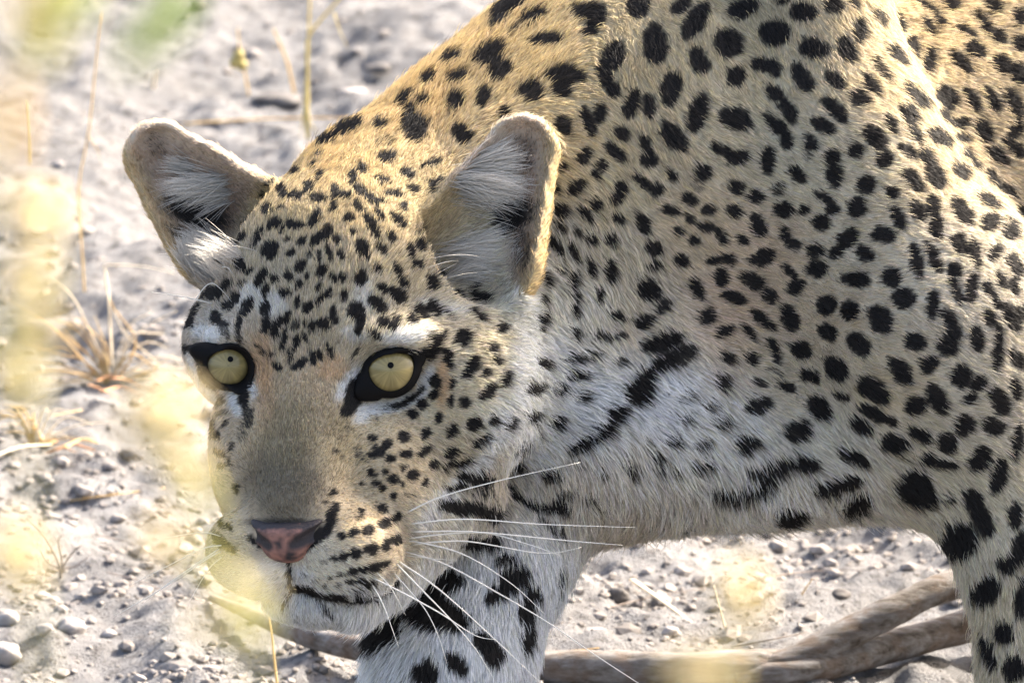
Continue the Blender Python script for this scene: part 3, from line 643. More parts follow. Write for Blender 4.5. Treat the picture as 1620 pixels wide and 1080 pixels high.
def mark_mask(P, m, soft, grow=1.0):
    p, sl, rx, ry, c, s, st, _ = m
    rx, ry = rx * grow, ry * grow
    if grow > 1 and ry < 8:
        rx, ry = rx + 0.9, ry + 0.9
    R = max(rx, ry) * 1.5 + 4
    idx = np.nonzero((np.abs(P[:, 0] - p[0]) < R) & (np.abs(P[:, 1] - p[1]) < R))[0]
    if len(idx) == 0:
        return idx, None
    o = P[idx] - p
    dz = -(sl[0] * o[:, 0] + sl[1] * o[:, 1])
    ok = np.abs(o[:, 2] - dz) < max(rx, ry) * 1.1 + 22
    u = (o[:, 0] * c + o[:, 1] * s) / rx
    v = (-o[:, 0] * s + o[:, 1] * c) / ry
    e = np.sqrt(u * u + v * v)
    k = np.clip((1 + soft - e) / (2 * soft), 0, 1)
    return idx, k * k * (3 - 2 * k) * st * ok

# markings outside the photograph's view: scattered rings and spots on the flank, the far side and the hind parts
def far_marks():
    sel = np.nonzero((BN[:, 2] < -0.05) | (BV[:, 0] > 850) | (BV[:, 1] > 570) | (BV[:, 1] < -560))[0]
    pick = RNG.choice(sel, 5000, replace=False)
    got = []
    pts = np.empty((0, 3))
    for i in pick:
        q = BV[i]
        if len(pts) and (((pts - q) ** 2).sum(1) < 62 ** 2).any():
            continue
        pts = np.vstack((pts, q))
        got.append((q, RNG.uniform(15, 30)))
    return got
FAR = far_marks()

DARK = np.array((0.013, 0.011, 0.010), np.float32)

def in_poly(P, poly):
    x, y = P[:, 0] + 810.0, 540.0 - P[:, 1]
    r = np.zeros(len(P), bool)
    n = len(poly)
    for i in range(n):
        (x0, y0), (x1, y1) = poly[i], poly[(i + 1) % n]
        c = (y0 > y) != (y1 > y)
        r ^= c & (x < (x1 - x0) * (y - y0) / (y1 - y0 + 1e-9) + x0)
    return r

EYE_RIMS = ([(298.7, 549.2), (316.4, 572.4), (320.1, 589.2), (328.4, 602.2), (343.3, 613.3), (361.9, 618.9), (382.4, 620.8), (395.4, 618.9), (397.3, 602.2), (396.3, 587.3), (393.6, 572.4), (384.2, 557.5), (365.6, 547.3), (341.5, 545.5), (315.4, 545.5)],
            [(560.4, 628.6), (566.0, 604.5), (573.4, 584.0), (582.7, 569.1), (597.6, 556.1), (616.2, 550.1), (638.5, 550.5), (659.0, 555.2), (675.7, 555.2), (667.3, 571.0), (665.5, 587.7), (659.0, 602.6), (645.9, 615.6), (625.5, 624.9), (603.2, 628.6), (582.7, 630.5)])

def coat(P, jitter=None, base=None):
    """base colour and darkness of the coat at points P (design units)"""
    P = P.astype(np.float32)
    col = base.copy() if base is not None else fields(P)[0]
    Q = P.copy()
    for a in range(3):
        Q[:, a] += 3.2 * noise(P, 16.0, 11 + a) + 1.4 * noise(P, 6.0, 21 + a)
    if jitter is not None:
        Q += jitter
    for m in PMARKS:
        idx, k = mark_mask(Q, m, 0.45)
        if k is not None:
            col[idx] += (np.array(m[7], np.float32) - col[idx]) * k[:, None].astype(np.float32)
    dark = np.zeros(len(P), np.float32)
    for m in MARKS:
        idx, k = mark_mask(Q, m, 0.16, 1.09)
        if k is not None:
            dark[idx] = np.maximum(dark[idx], k)
    for poly in EYE_RIMS:
        near = np.nonzero((Q[:, 0] < -100) & (Q[:, 1] < 10) & (Q[:, 1] > -110) & (Q[:, 2] > -180))[0]
        dark[near] = np.maximum(dark[near], in_poly(Q[near], poly))
    far = np.nonzero((Q[:, 0] > 830) | (Q[:, 1] > 550) | (Q[:, 1] < -545) | (Q[:, 2] < -420))[0]
    if len(far):
        F_ = Q[far]; df = np.zeros(len(far), np.float32)
        for q, r in FAR:
            i2 = np.nonzero(np.abs(F_[:, 0] - q[0]) < r * 1.2)[0]
            if len(i2):
                e = np.sqrt(((F_[i2] - q) ** 2).sum(1)) / r
                df[i2] = np.maximum(df[i2], np.clip((1.15 - e) / 0.3, 0, 1))
        dark[far] = np.maximum(dark[far], df)
    return col, dark

# ears have colours of their own: pink-grey inside with the hollow's shade painted in, pale edge, black back with a pale bar
def ear_zone(P):
    """0 none, else ear number; inside flag by facing"""
    z = np.zeros(len(P), np.int8); along = np.zeros(len(P), np.float32); side = np.zeros(len(P), np.float32); depth = np.zeros(len(P), np.float32)
    for i, E in enumerate(EARS):
        e3 = np.array(E['e3']); e3 = e3 / np.linalg.norm(e3)
        b_, t_ = px(*E['base']), px(*E['tip'])
        ax = t_ - b_; L = np.linalg.norm(ax); ax = ax / L
        sd = np.cross(e3, ax)
        o = P - b_
        t = o @ ax / L
        s = o @ sd / (E['rb'] + (E['rt'] - E['rb']) * np.clip(t, 0, 1))
        h = o @ e3
        m = (t > -0.12 if i else t > -0.25) & (t < 1.7) & (np.abs(s) < 1.15) & (np.abs(h) < 75)
        m &= (o @ ax > 10) | (np.abs(h) < 60)
        z[m] = i + 1; along[m] = t[m]; side[m] = s[m]; depth[m] = h[m]
    return z, along, side, depth

BASE, PAR = fields(BV)
EZ, EA, ES, EH = ear_zone(BV)
f_ear = field(BV.astype(np.float32), P_[:HEAD_N])
EARV = (EZ > 0) & (f_ear > 4.0)
EYES = (dict(c=(361.0, 578.0), r=31.0), dict(c=(618.5, 584.0), r=36.0))
# ---------------------------------------------------------------- skin colours
def inner_ear(P):
    k = np.zeros(len(P), bool)
    for i in range(2):
        k |= np.abs(P_[HEAD_N + 2 + i].d(P.astype(np.float32))) < 5.0
    return k
INN = inner_ear(BV) & EARV
NOSE_C = hd(0, -262, 85)

def ear_colour(P, Nn, ez, ea, es, inn):
    c = np.zeros((len(P), 3), np.float32)
    nz = noise(P, 14.0, 31)[:, None]
    med = np.where(ez == 1, -es, es)          # +1 at the edge next to the crown
    for i, E in enumerate(EARS):
        e3 = np.array(E['e3']); e3 /= np.linalg.norm(e3)
        m = ez == i + 1
        face = Nn[m] @ e3
        back = np.array((0.035, 0.03, 0.027), np.float32)
        tan = np.array((0.58, 0.45, 0.25), np.float32)
        rim = np.array((0.72, 0.59, 0.45), np.float32)
        cav_shade = np.array((0.22, 0.155, 0.115), np.float32)
        cc = np.where((face < -0.35)[:, None], back, rim)
        w = np.clip((med[m] - 0.1) / 0.5, 0, 1)[:, None]
        edge = rim + (tan - rim) * w
        dpt = np.clip(1.45 - 1.25 * np.sqrt((es[m] * 1.1) ** 2 + (ea[m] - 0.45) ** 2 * 0.8), 0, 1)[:, None]
        mid = np.array((0.47, 0.35, 0.26), np.float32)
        ic = edge + (mid - edge) * np.clip(dpt * 1.2, 0, 1)
        low = np.clip(1.3 - 1.5 * np.sqrt((es[m] * 1.0) ** 2 + (ea[m] - 0.12) ** 2 * 1.6), 0, 1)[:, None]
        ic = ic + (cav_shade - ic) * low  # inner colour darkened low down for the shade of the hollow
        cc = np.where(inn[m][:, None], ic, np.where((face < -0.35)[:, None], back, edge))
        c[m] = cc
    return c * (1 + 0.15 * nz)

EAR_SHADE = [(788,346,60,30,15,1),(815,262,30,10,0,.5),(825,398,16,34,0,.55),(314,338,54,26,-20,1),(288,372,26,10,-25,.6),(250,232,18,26,20,.35),(826,235,22,20,0,.35)]  # shade of the ear openings, painted as dark patches of fur
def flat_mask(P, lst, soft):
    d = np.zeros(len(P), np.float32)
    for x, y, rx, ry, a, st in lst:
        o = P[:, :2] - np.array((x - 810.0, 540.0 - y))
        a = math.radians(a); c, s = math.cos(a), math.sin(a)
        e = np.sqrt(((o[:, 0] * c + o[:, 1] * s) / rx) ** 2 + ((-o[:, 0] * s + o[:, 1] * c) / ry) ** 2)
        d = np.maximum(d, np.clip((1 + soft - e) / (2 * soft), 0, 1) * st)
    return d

SKC, SKD = coat(BV, base=BASE)
ec = ear_colour(BV, BN, EZ, EA, ES, INN)
EB = np.where(EZ > 0, np.clip((f_ear - 2) / 38, 0, 1), 0).astype(np.float32)
EB = EB * EB * (3 - 2 * EB)
SKC = SKC * (1 - EB[:, None]) + ec * EB[:, None]
SKD = np.where(EARV, np.maximum(SKD * (1 - EB * 1.6).clip(0, 1), flat_mask(BV, EAR_SHADE, 0.3) * INN), SKD)
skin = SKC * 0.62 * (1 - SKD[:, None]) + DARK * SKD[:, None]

def attr_mat(name, rough=0.75, transl=0.0, spec=0.2, coatw=0.0, hair=False):
    m, t, out = nodes_mat(name)
    at = N(t, 'ShaderNodeAttribute'); at.attribute_name = 'col'
    col = at.outputs['Color']
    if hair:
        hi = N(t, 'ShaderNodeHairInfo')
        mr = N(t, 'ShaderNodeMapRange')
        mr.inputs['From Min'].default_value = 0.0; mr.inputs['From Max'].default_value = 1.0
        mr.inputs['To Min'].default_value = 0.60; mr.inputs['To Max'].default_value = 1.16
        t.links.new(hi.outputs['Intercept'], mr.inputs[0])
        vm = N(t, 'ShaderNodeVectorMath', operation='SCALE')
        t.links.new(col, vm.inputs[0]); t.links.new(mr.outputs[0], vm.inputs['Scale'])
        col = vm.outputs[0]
    b = N(t, 'ShaderNodeBsdfPrincipled')
    b.inputs['Roughness'].default_value = rough
    b.inputs['Specular IOR Level'].default_value = spec
    b.inputs['Coat Weight'].default_value = coatw
    b.inputs['Coat Roughness'].default_value = 0.04
    t.links.new(col, b.inputs['Base Color'])
    if transl:
        tr = N(t, 'ShaderNodeBsdfTranslucent')
        t.links.new(col, tr.inputs['Color'])
        mx = N(t, 'ShaderNodeMixShader'); mx.inputs[0].default_value = transl
        t.links.new(b.outputs[0], mx.inputs[1]); t.links.new(tr.outputs[0], mx.inputs[2])
        t.links.new(mx.outputs[0], out.inputs[0])
    else:
        t.links.new(b.outputs[0], out.inputs[0])
    return m

M_SKIN = attr_mat('coat_skin', 0.9)
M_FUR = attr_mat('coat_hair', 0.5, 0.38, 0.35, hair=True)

base_pt = Vector(to_world(px(1300, 1150, -350))); base_pt.z = 0.0
leopard = empty('leopard', base_pt)
tag(leopard, 'spotted leopard stalking low with its yellow eyes fixed on the viewer', 'leopard')
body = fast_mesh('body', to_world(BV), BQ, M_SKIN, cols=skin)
adopt(body, leopard)

# ---------------------------------------------------------------- hair
def grow():
    T = np.concatenate((BQ[:, (0, 1, 2)], BQ[:, (0, 2, 3)]))
    a, b, c = BV[T[:, 0]], BV[T[:, 1]], BV[T[:, 2]]
    area = np.linalg.norm(np.cross(b - a, c - a), axis=1) * 0.5
    m = (a + b + c) / 3
    n = BN[T[:, 0]]
    seen = (m[:, 0] > -760) & (m[:, 0] < 900) & (m[:, 1] > -620) & (m[:, 1] < 640) & (n[:, 2] > -0.45)
    w = area * np.where(seen, 1.0, 0.035)
    head = (m[:, 0] < 30) & (m[:, 1] > -460) & (m[:, 1] < 300) & (m[:, 2] > -330) & seen
    w = np.where(head, w * 2.2, w)
    muz = (m[:, 0] < -150) & (m[:, 0] > -500) & (m[:, 1] > -430) & (m[:, 1] < 10) & (m[:, 2] > -60)
    w = np.where(muz, w * 1.6, w)
    # nothing to see right behind the head and below the pads
    NH = 420000
    t = RNG.choice(len(T), NH, p=w / w.sum())
    u = RNG.random(NH); v = RNG.random(NH)
    fl = u + v > 1
    u[fl] = 1 - u[fl]; v[fl] = 1 - v[fl]
    T = T[t]
    bc = np.stack((1 - u - v, u, v), 1)
    def ip(X):
        return X[T[:, 0]] * bc[:, :1] + X[T[:, 1]] * bc[:, 1:2] + X[T[:, 2]] * bc[:, 2:]
    P = ip(BV); Nn = ip(BN); Nn /= np.linalg.norm(Nn, axis=1)[:, None]
    col, par = ip(BASE).astype(np.float32), ip(PAR)
    ear = EARV[T[:, 0]]; inn = INN[T[:, 0]]
    keep = np.ones(NH, bool)
    for e in EYES:
        ex, ey = e['c'][0] - 810, 540 - e['c'][1]
        ry_ = np.where(P[:, 1] > ey, e['r'] - 2, e['r'] + 4)
        rr = np.sqrt(((P[:, 0] - ex) / (e['r'] + 6)) ** 2 + ((P[:, 1] - ey) / ry_) ** 2)
        keep &= ~((rr < 1) & (P[:, 2] > -220))
    o = (P - NOSE_C) @ R_HEAD.T
    keep &= ~((np.abs(o[:, 0]) < 57) & (o[:, 1] < 16) & (o[:, 1] > -38 + np.abs(o[:, 0]) * 0.6) & (o[:, 2] > -40))
    P, Nn, col, par, ear, inn, T = P[keep], Nn[keep], col[keep], par[keep], ear[keep], inn[keep], T[keep]
    n_ = len(P)
    L = par[:, 0] * RNG.uniform(0.65, 1.25, n_) * (1 + 0.18 * noise(P, 60.0, 41))
    dxy = par[:, 1:3] / (np.linalg.norm(par[:, 1:3], axis=1)[:, None] + 1e-6)
    lift = par[:, 3].copy()
    # ears: very short nap
    ea, es, ez = EA[T[:, 0]], ES[T[:, 0]], EZ[T[:, 0]]
    eb = EB[T[:, 0]]
    L = L * (1 - eb) + RNG.uniform(5, 13, n_) * eb
    for i, E in enumerate(EARS):
        ax = px(*E['tip']) - px(*E['base']); ax /= np.linalg.norm(ax)
        mm = (ez == i + 1) & (eb > 0)
        w_ = eb[mm][:, None]
        dxy[mm] = dxy[mm] * (1 - w_) + ax[:2] * w_
    tv = np.stack((dxy[:, 0], dxy[:, 1], np.zeros(n_)), 1)
    tv += np.stack([0.34 * noise(P, 26.0, 51 + k) + 0.22 * noise(P, 9.0, 61 + k) for k in range(3)], 1)
    tv += RNG.normal(0, 0.13, (n_, 3))
    tv -= Nn * (tv * Nn).sum(1)[:, None]
    tv /= np.linalg.norm(tv, axis=1)[:, None] + 1e-6
    lift = np.clip(lift + 0.10 * noise(P, 18.0, 71) + RNG.normal(0, 0.06, n_), 0.08, 0.9)
    stray = RNG.random(n_) < 0.03
    L = np.where(stray, L * 1.3, L); lift = np.where(stray, np.minimum(lift + 0.15, 0.9), lift)
    # dark markings are judged where the hair shows, half way along it
    probe = P + tv * (L * 0.5)[:, None]
    c2, dk = coat(probe, RNG.normal(0, 1.3, (n_, 3)).astype(np.float32), base=col)
    ecol = ear_colour(P, Nn, ez, ea, es, inn)
    c2 = c2 * (1 - eb[:, None]) + ecol * eb[:, None]
    dk = dk * np.clip(1 - eb * 1.6, 0, 1)
    dk = np.where(ear & inn, np.maximum(dk, flat_mask(P, EAR_SHADE, 0.3)), dk)
    isd = dk > RNG.uniform(0.12, 0.88, n_)
    face = np.where((P[:, 0] < 30) & (P[:, 2] > -200), 1.35, 1.0) + 0.9 * ((P[:, 0] < -220) & (P[:, 1] < -60) & (P[:, 2] > -60))
    hv = np.clip(1 + face * RNG.normal(0, 0.19, n_) + 0.14 * noise(P, 30.0, 81) + 0.12 * noise(P, 8.0, 82), 0.45, 1.45)[:, None]
    warm = np.stack((np.ones(n_), 1 + RNG.normal(0, 0.03, n_), 1 + RNG.normal(0, 0.08, n_)), 1)
    c2 = np.clip(c2 * hv * warm, 0, 0.86)
    dcol = DARK[None] * RNG.uniform(0.6, 2.2, n_)[:, None]
    c2 = np.where(isd[:, None], dcol, c2).astype(np.float32)
    K = 4
    pts = np.empty((n_, K, 3))
    p = P - Nn * 1.5
    pts[:, 0] = p
    for k in range(1, K):
        lf = lift * (1.35, 0.9, 0.45)[k - 1]
        d = tv * (1 - lf * 0.5)[:, None] + Nn * lf[:, None]
        if k == 3:
            d = d + np.array((0, -0.12, 0))
        d /= np.linalg.norm(d, axis=1)[:, None]
        p = p + d * (L / (K - 1))[:, None]
        pts[:, k] = p
    rad = np.clip(0.30 + L * 0.0045, 0.28, 0.50)
    far = ~((P[:, 0] > -760) & (P[:, 0] < 900) & (P[:, 1] > -620) & (P[:, 1] < 640) & (Nn[:, 2] > -0.45))
    rad = np.where(far, rad * 3.0, rad)
    rk = rad[:, None] * np.array((1.0, 0.95, 0.7, 0.15))[None]
    return pts, rk, c2

HP, HR, HC = grow()

# long pale tufts inside the ears: (x, y, spread x, spread y, slant, length, count, paleness)
TUFTS = [(734,292,22,26,2,105,560,1.05),(750,268,12,14,22,90,200,1.0),(718,402,28,14,8,100,560,1.08),(738,436,32,12,18,90,560,1.08),(800,424,18,14,32,55,220,1.05),(764,246,10,10,30,60,90,.9),
         (344,292,20,14,178,85,440,1.0),(358,310,14,10,188,66,180,.9),(356,402,22,14,154,78,480,1.08),(332,432,26,14,132,66,480,1.08),(304,418,16,14,112,46,220,1.0),(300,268,12,12,165,50,120,.9)]
def ear_tufts():
    PT, RD, CL = [], [], []
    for x, y, sx, sy, an, ln, n, pale in TUFTS:
        for k in range(n):
            qx, qy = x + RNG.normal(0, sx * 0.55), y + RNG.normal(0, sy * 0.55)
            p, nn = anchor(qx, qy)
            if p is None or p[2] < -420:
                continue
            p = np.array(p); nn = np.array(nn)
            a = math.radians(an + RNG.normal(0, 11) + 14 * float(noise(np.array([[qx, qy, 0.0]]), 16.0, 131)[0]))
            L = ln * RNG.uniform(0.45, 1.15)
            d = np.array((math.cos(a), math.sin(a), 0.10)) + nn * 0.30
            d /= np.linalg.norm(d)
            bend = np.array((0, -0.35 if math.cos(a) > 0 else -0.2, 0.25 * RNG.normal()))
            pts = [p - nn * 2]
            for j in range(3):
                pts.append(pts[-1] + (d + bend * (j / 3) ** 1.5 - nn * 0.12 * j) * L / 3)
            PT.append(pts)
            RD.append(0.42 * np.array((1.0, 0.95, 0.7, 0.15)))
            g = pale * RNG.uniform(0.8, 1.08)
            CL.append((0.70 * g, 0.655 * g, 0.585 * g))
    return np.array(PT), np.array(RD), np.array(CL, np.float32)
tp_, tr_, tc_ = ear_tufts()
HP = np.concatenate((HP, tp_)); HR = np.concatenate((HR, tr_)); HC = np.concatenate((HC, tc_))

def curves_obj(name, pts, rad, cols, mat):
    n, k = pts.shape[:2]
    cu = bpy.data.hair_curves.new(name)
    cu.add_curves([k] * n)
    cu.points.foreach_set('position', to_world(pts.reshape(-1, 3)).astype(np.float32).ravel())
    ra = cu.attributes.get('radius') or cu.attributes.new('radius', 'FLOAT', 'POINT')
    ra.data.foreach_set('value', (rad / S).astype(np.float32).ravel())
    ca = cu.attributes.new('col', 'FLOAT_COLOR', 'CURVE')
    c4 = np.ones((n, 4), np.float32); c4[:, :3] = cols
    ca.data.foreach_set('color', c4.ravel())
    cu.materials.append(mat)
    return link(bpy.data.objects.new(name, cu))

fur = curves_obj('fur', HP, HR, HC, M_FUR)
fur['kind'] = 'stuff'
adopt(fur, leopard)

# ---------------------------------------------------------------- eyes
M_BLACK = attr_mat('eye_rim_skin', 0.6, spec=0.08)
M_BALL = simple_mat('eyeball_dark', (0.05, 0.035, 0.02), rough=0.12, spec=0.5)
M_IRIS = attr_mat('iris', 0.35, coatw=0.5, spec=0.15)
M_PUPIL, t_, o_ = nodes_mat('pupil')
pb = N(t_, 'ShaderNodeBsdfPrincipled'); pb.inputs['Base Color'].default_value = (0.004, 0.004, 0.004, 1); pb.inputs['Roughness'].default_value = 0.3; pb.inputs['Specular IOR Level'].default_value = 0.05
t_.links.new(pb.outputs[0], o_.inputs[0])

def cap(c, R, cx, cy, r, rings, segs, dz=0.0):
    """spherical cap facing the lens, centred cx, cy off the eye's axis"""
    V = []
    for i in range(rings + 1):
        for k in range(segs):
            th = 2 * math.pi * k / segs
            x = cx + r * i / rings * math.cos(th); y = cy + r * i / rings * math.sin(th)
            V.append((c[0] + x, c[1] + y, c[2] + math.sqrt(max(R * R - x * x - y * y, 1.0)) + dz))
    F = []
    for i in range(rings):
        for k in range(segs):
            k2 = (k + 1) % segs
            F.append((i * segs + k, (i + 1) * segs + k, (i + 1) * segs + k2, i * segs + k2))
    return np.array(V), F

def by_angle(poly, c, n):
    """resample a closed outline (view coordinates) to n angles round c"""
    P = np.array([(x - c[0], c[1] - y) for x, y in poly], dtype=float)
    an = np.arctan2(P[:, 1], P[:, 0]); rr = np.hypot(P[:, 0], P[:, 1])
    o = np.argsort(an); an, rr = an[o], rr[o]
    an = np.concatenate((an - 2 * np.pi, an, an + 2 * np.pi)); rr = np.tile(rr, 3)
    th = np.linspace(-np.pi, np.pi, n, endpoint=False)
    r = np.interp(th, an, rr)
    for _ in range(2):
        r = 0.25 * np.roll(r, 1) + 0.5 * r + 0.25 * np.roll(r, -1)
    return np.stack((r * np.cos(th), r * np.sin(th)), 1)

EYE_SPEC = (
    dict(c=(361.0, 578.0), z=-50.0 - 46, iris=32.5, top=27.0, pupil=(364.5, 568.0, 4.6),
         inner=[(328,570),(338,560),(350,555),(364,553),(378,558),(388,568),(392,580),(390,594),(382,603),(365,607.5),(348,604),(336,594),(329,581)],
         outer=[(292,547),(313,572),(317,590),(326,604),(342,616),(362,622),(384,624),(398,622),(400,604),(399,588),(396,572),(386,556),(366,545),(340,543),(312,543)],
         label='amber eye with a pinpoint pupil on the shaded cheek'),
    dict(c=(618.5, 584.0), z=54.0 - 46, iris=37.5, top=27.0, pupil=(618.0, 577.5, 5.0),
         inner=[(583,583),(590,572),(602,565),(618,561),(636,559.5),(650,562),(655,572),(654,586),(648,601),(636,613),(618,619),(602,615),(590,604),(584,591)],
         outer=[(556,632),(562,606),(570,584),(580,568),(596,554),(616,547.5),(640,548),(662,553),(680,553),(671,570),(669,588),(662,604),(648,618),(626,628),(602,632),(580,634)],
         label='amber eye with a pinpoint pupil on the nearer cheek'),
)
for E in EYE_SPEC:
    R = 46.0
    c = px(E['c'][0], E['c'][1], E['z'])
    # eyeball, as far as it lies between the lids
    V, F = cap(c, R, 0, 0, E['iris'] + 0.3, 10, 40)
    V[:, 1] = np.minimum(V[:, 1], c[1] + E['top'])
    eye = adopt(mesh_obj('eye', to_world(V), F, M_BALL), leopard)
    # iris with radial streaks
    IV, IF = cap(c, R + 0.8, 0, 0, E['iris'] - 0.5, 14, 72)
    o = (IV - c)[:, :2].copy()
    IV[:, 1] = np.minimum(IV[:, 1], c[1] + E['top'])
    rr = np.hypot(o[:, 0], o[:, 1]) / E['iris']; th = np.arctan2(o[:, 1], o[:, 0])
    st = noise(np.stack((np.cos(th) * 9, np.sin(th) * 9, rr * 1.2), 1), 1.0, 91) * 0.30 + noise(np.stack((np.cos(th) * 22, np.sin(th) * 22, rr * 2), 1), 1.0, 92) * 0.22
    ic = np.array((0.225, 0.175, 0.068))[None] * (1 + st[:, None])
    ring = np.clip((rr - 0.74) / 0.22, 0, 1)[:, None]
    ic = ic * (1 - 0.75 * ring ** 1.5)
    inr = np.clip((0.42 - rr) / 0.3, 0, 1)[:, None]
    ic = ic * (1 - inr * 0.25) + np.array((0.2, 0.17, 0.065)) * inr * 0.25
    iris = mesh_obj('iris', to_world(IV), IF, M_IRIS, eye, cols=np.clip(ic, 0, 1)); iris.matrix_parent_inverse = Matrix.Translation(leopard.location - leopard.location)
    p = E['pupil']
    PV, PF = cap(c, R + 1.9, p[0] - E['c'][0], E['c'][1] - p[1], p[2], 4, 20)
    mesh_obj('pupil', to_world(PV), PF, M_PUPIL, eye)
    # lids: a moist black rim
    n = 64
    a = by_angle(E['inner'], E['c'], n); b = by_angle(E['outer'], E['c'], n)
    ra_ = np.linalg.norm(a, axis=1)[:, None]
    wd = np.linalg.norm(b - a, axis=1)[:, None]
    b = a + (b - a) * np.where(wd < 17.0, 0.72, 0.9)
    b = np.where(np.linalg.norm(b, axis=1)[:, None] < ra_ + 10.0, a * (1 + 10.0 / ra_), b)
    LV, LF = [], []
    prof = [0.0, 0.001, 0.15, 0.3, 0.45, 0.6, 0.75, 0.9, 1.0, 1.12]
    LC = []
    zsk = []
    for k in range(n):
        hp, _ = anchor(E['c'][0] + b[k][0] * 1.12, E['c'][1] - b[k][1] * 1.12)
        zp = R + 2.0
        zs = (hp[2] - c[2]) if hp is not None else zp - 14
        zsk.append(min(max(zs, zp - 26), zp + 10))
    zsk = np.array(zsk)
    for _ in range(3):
        zsk = 0.25 * np.roll(zsk, 1) + 0.5 * zsk + 0.25 * np.roll(zsk, -1)
    for j, u in enumerate(prof):
        q = a + (b - a) * u
        for k in range(n):
            r2 = (a[k] ** 2).sum()
            up_ = max(a[k][1] / math.sqrt(r2), 0.0)
            zin = math.sqrt(max(R * R - r2, 60.0))
            if j == 0:
                z = zin - 2.0
            else:
                uu = min(u, 1.0)
                z = zin + 2.5 + up_ * 5.0 + (zsk[k] + 2.0 - zin - 2.5 - up_ * 5.0) * (uu ** 0.8)
                z += 2.0 * math.sin(math.pi * uu)
                if j == len(prof) - 1:
                    z = zsk[k] - 9.0
            LV.append((c[0] + q[k][0], c[1] + q[k][1], c[2] + z))
            LC.append((0.005, 0.0045, 0.0045))
    for i in range(len(prof) - 1):
        for k in range(n):
            k2 = (k + 1) % n
            LF.append((i * n + k, (i + 1) * n + k, (i + 1) * n + k2, i * n + k2))
    mesh_obj('eyelid', to_world(np.array(LV)), LF, M_BLACK, eye, cols=np.array(LC))

# ---------------------------------------------------------------- nose leather
def head_prim(a, b, c, r, k, sub=False):
    return Ell(hd(a, b, c), r, k, R_HEAD, sub)
NP = [head_prim(0, -260, 90, (68, 21, 38), 10), head_prim(0, -281, 92, (40, 26, 32), 16), head_prim(52, -256, 76, (29, 22, 32), 16), head_prim(-52, -256, 76, (29, 22, 32), 16)]
NOSTRIL = []
for sg in (1, -1):
    NOSTRIL.append(Cone(hd(24 * sg, -281, 128), 8, hd(50 * sg, -268, 116), 12, 7, True))
    NOSTRIL.append(Cone(hd(50 * sg, -268, 116), 11, hd(76 * sg, -240, 84), 8, 7, True))
NP += NOSTRIL
NP.append(Cone(hd(0, -266, 132), 2.5, hd(0, -308, 122), 4, 5, True))
NV, NQ = surface_nets(NP, NOSE_C - 120, NOSE_C + 120, 2.0)
NN = vnormals(NV, NQ)
no = (NV - NOSE_C) @ R_HEAD.T
pink = np.clip(0.62 + 0.9 * noise(NV, 16.0, 101) + 0.4 * noise(NV, 6.0, 102) - np.clip((no[:, 1] - 6) / 8, 0, 1) * 1.3, 0, 1)
nost = np.minimum.reduce([p.d(NV.astype(np.float32)) for p in NOSTRIL])
pink *= np.clip((nost - 2) / 6, 0, 1)
ncol = np.array((0.035, 0.030, 0.032))[None] * (1 - pink[:, None]) + np.array((0.30, 0.15, 0.115))[None] * pink[:, None]
M_NOSE = attr_mat('nose_leather', 0.55, spec=0.18)
tt = M_NOSE.node_tree
vz = N(tt, 'ShaderNodeTexVoronoi', Scale=900.0)
tcn = N(tt, 'ShaderNodeTexCoord')
bpn = N(tt, 'ShaderNodeBump', Strength=0.35, Distance=0.0006)
tt.links.new(tcn.outputs['Object'], vz.inputs['Vector']); tt.links.new(vz.outputs['Distance'], bpn.inputs['Height'])
tt.links.new(bpn.outputs[0], [n for n in tt.nodes if n.type == 'BSDF_PRINCIPLED'][0].inputs['Normal'])
nose = adopt(fast_mesh('nose', to_world(NV), NQ, M_NOSE, cols=ncol), leopard)

# ---------------------------------------------------------------- whiskers
M_WH = simple_mat('whisker', (0.80, 0.77, 0.70), rough=0.3, transl=0.25, spec=0.5)
WHISK = [
 [(640,812),(700,785),(790,760),(918,731)], [(646,829),(735,821),(860,829),(1005,834)], [(648,841),(750,841),(900,855),(985,862)],
 [(645,852),(700,845),(770,843),(840,862),(886,878)], [(648,862),(690,857),(740,856),(800,866),(840,873),(880,874),(920,865)], [(645,856),(665,858),(734,877),(808,922),(862,971)],
 [(640,872),(704,892),(778,932),(862,981),(941,1035),(1010,1080),(1040,1100)], [(640,878),(690,884),(726,885)], [(630,887),(695,932),(778,1006),(855,1079)],
 [(627,891),(664,929),(709,975),(751,1024),(780,1071)], [(587,912),(633,935),(696,969),(740,998),(762,1008),(784,1011)], [(595,904),(618,929),(642,973)],
 [(587,921),(607,958),(631,1024)], [(622,904),(647,933),(673,964),(693,1004),(707,1049)],
 [(348,868),(334,876),(274,917),(222,956)], [(350,872),(330,882),(270,922),(180,975)], [(352,862),(320,868),(255,900),(205,925)], [(350,848),(320,842),(262,850)],
 [(352,880),(330,900),(300,950)],
 [(310,474),(322,456),(335,448),(350,458),(372,484)], [(335,480),(311,474),(280,468),(240,462)], [(352,422),(361,424),(370,436)],
]
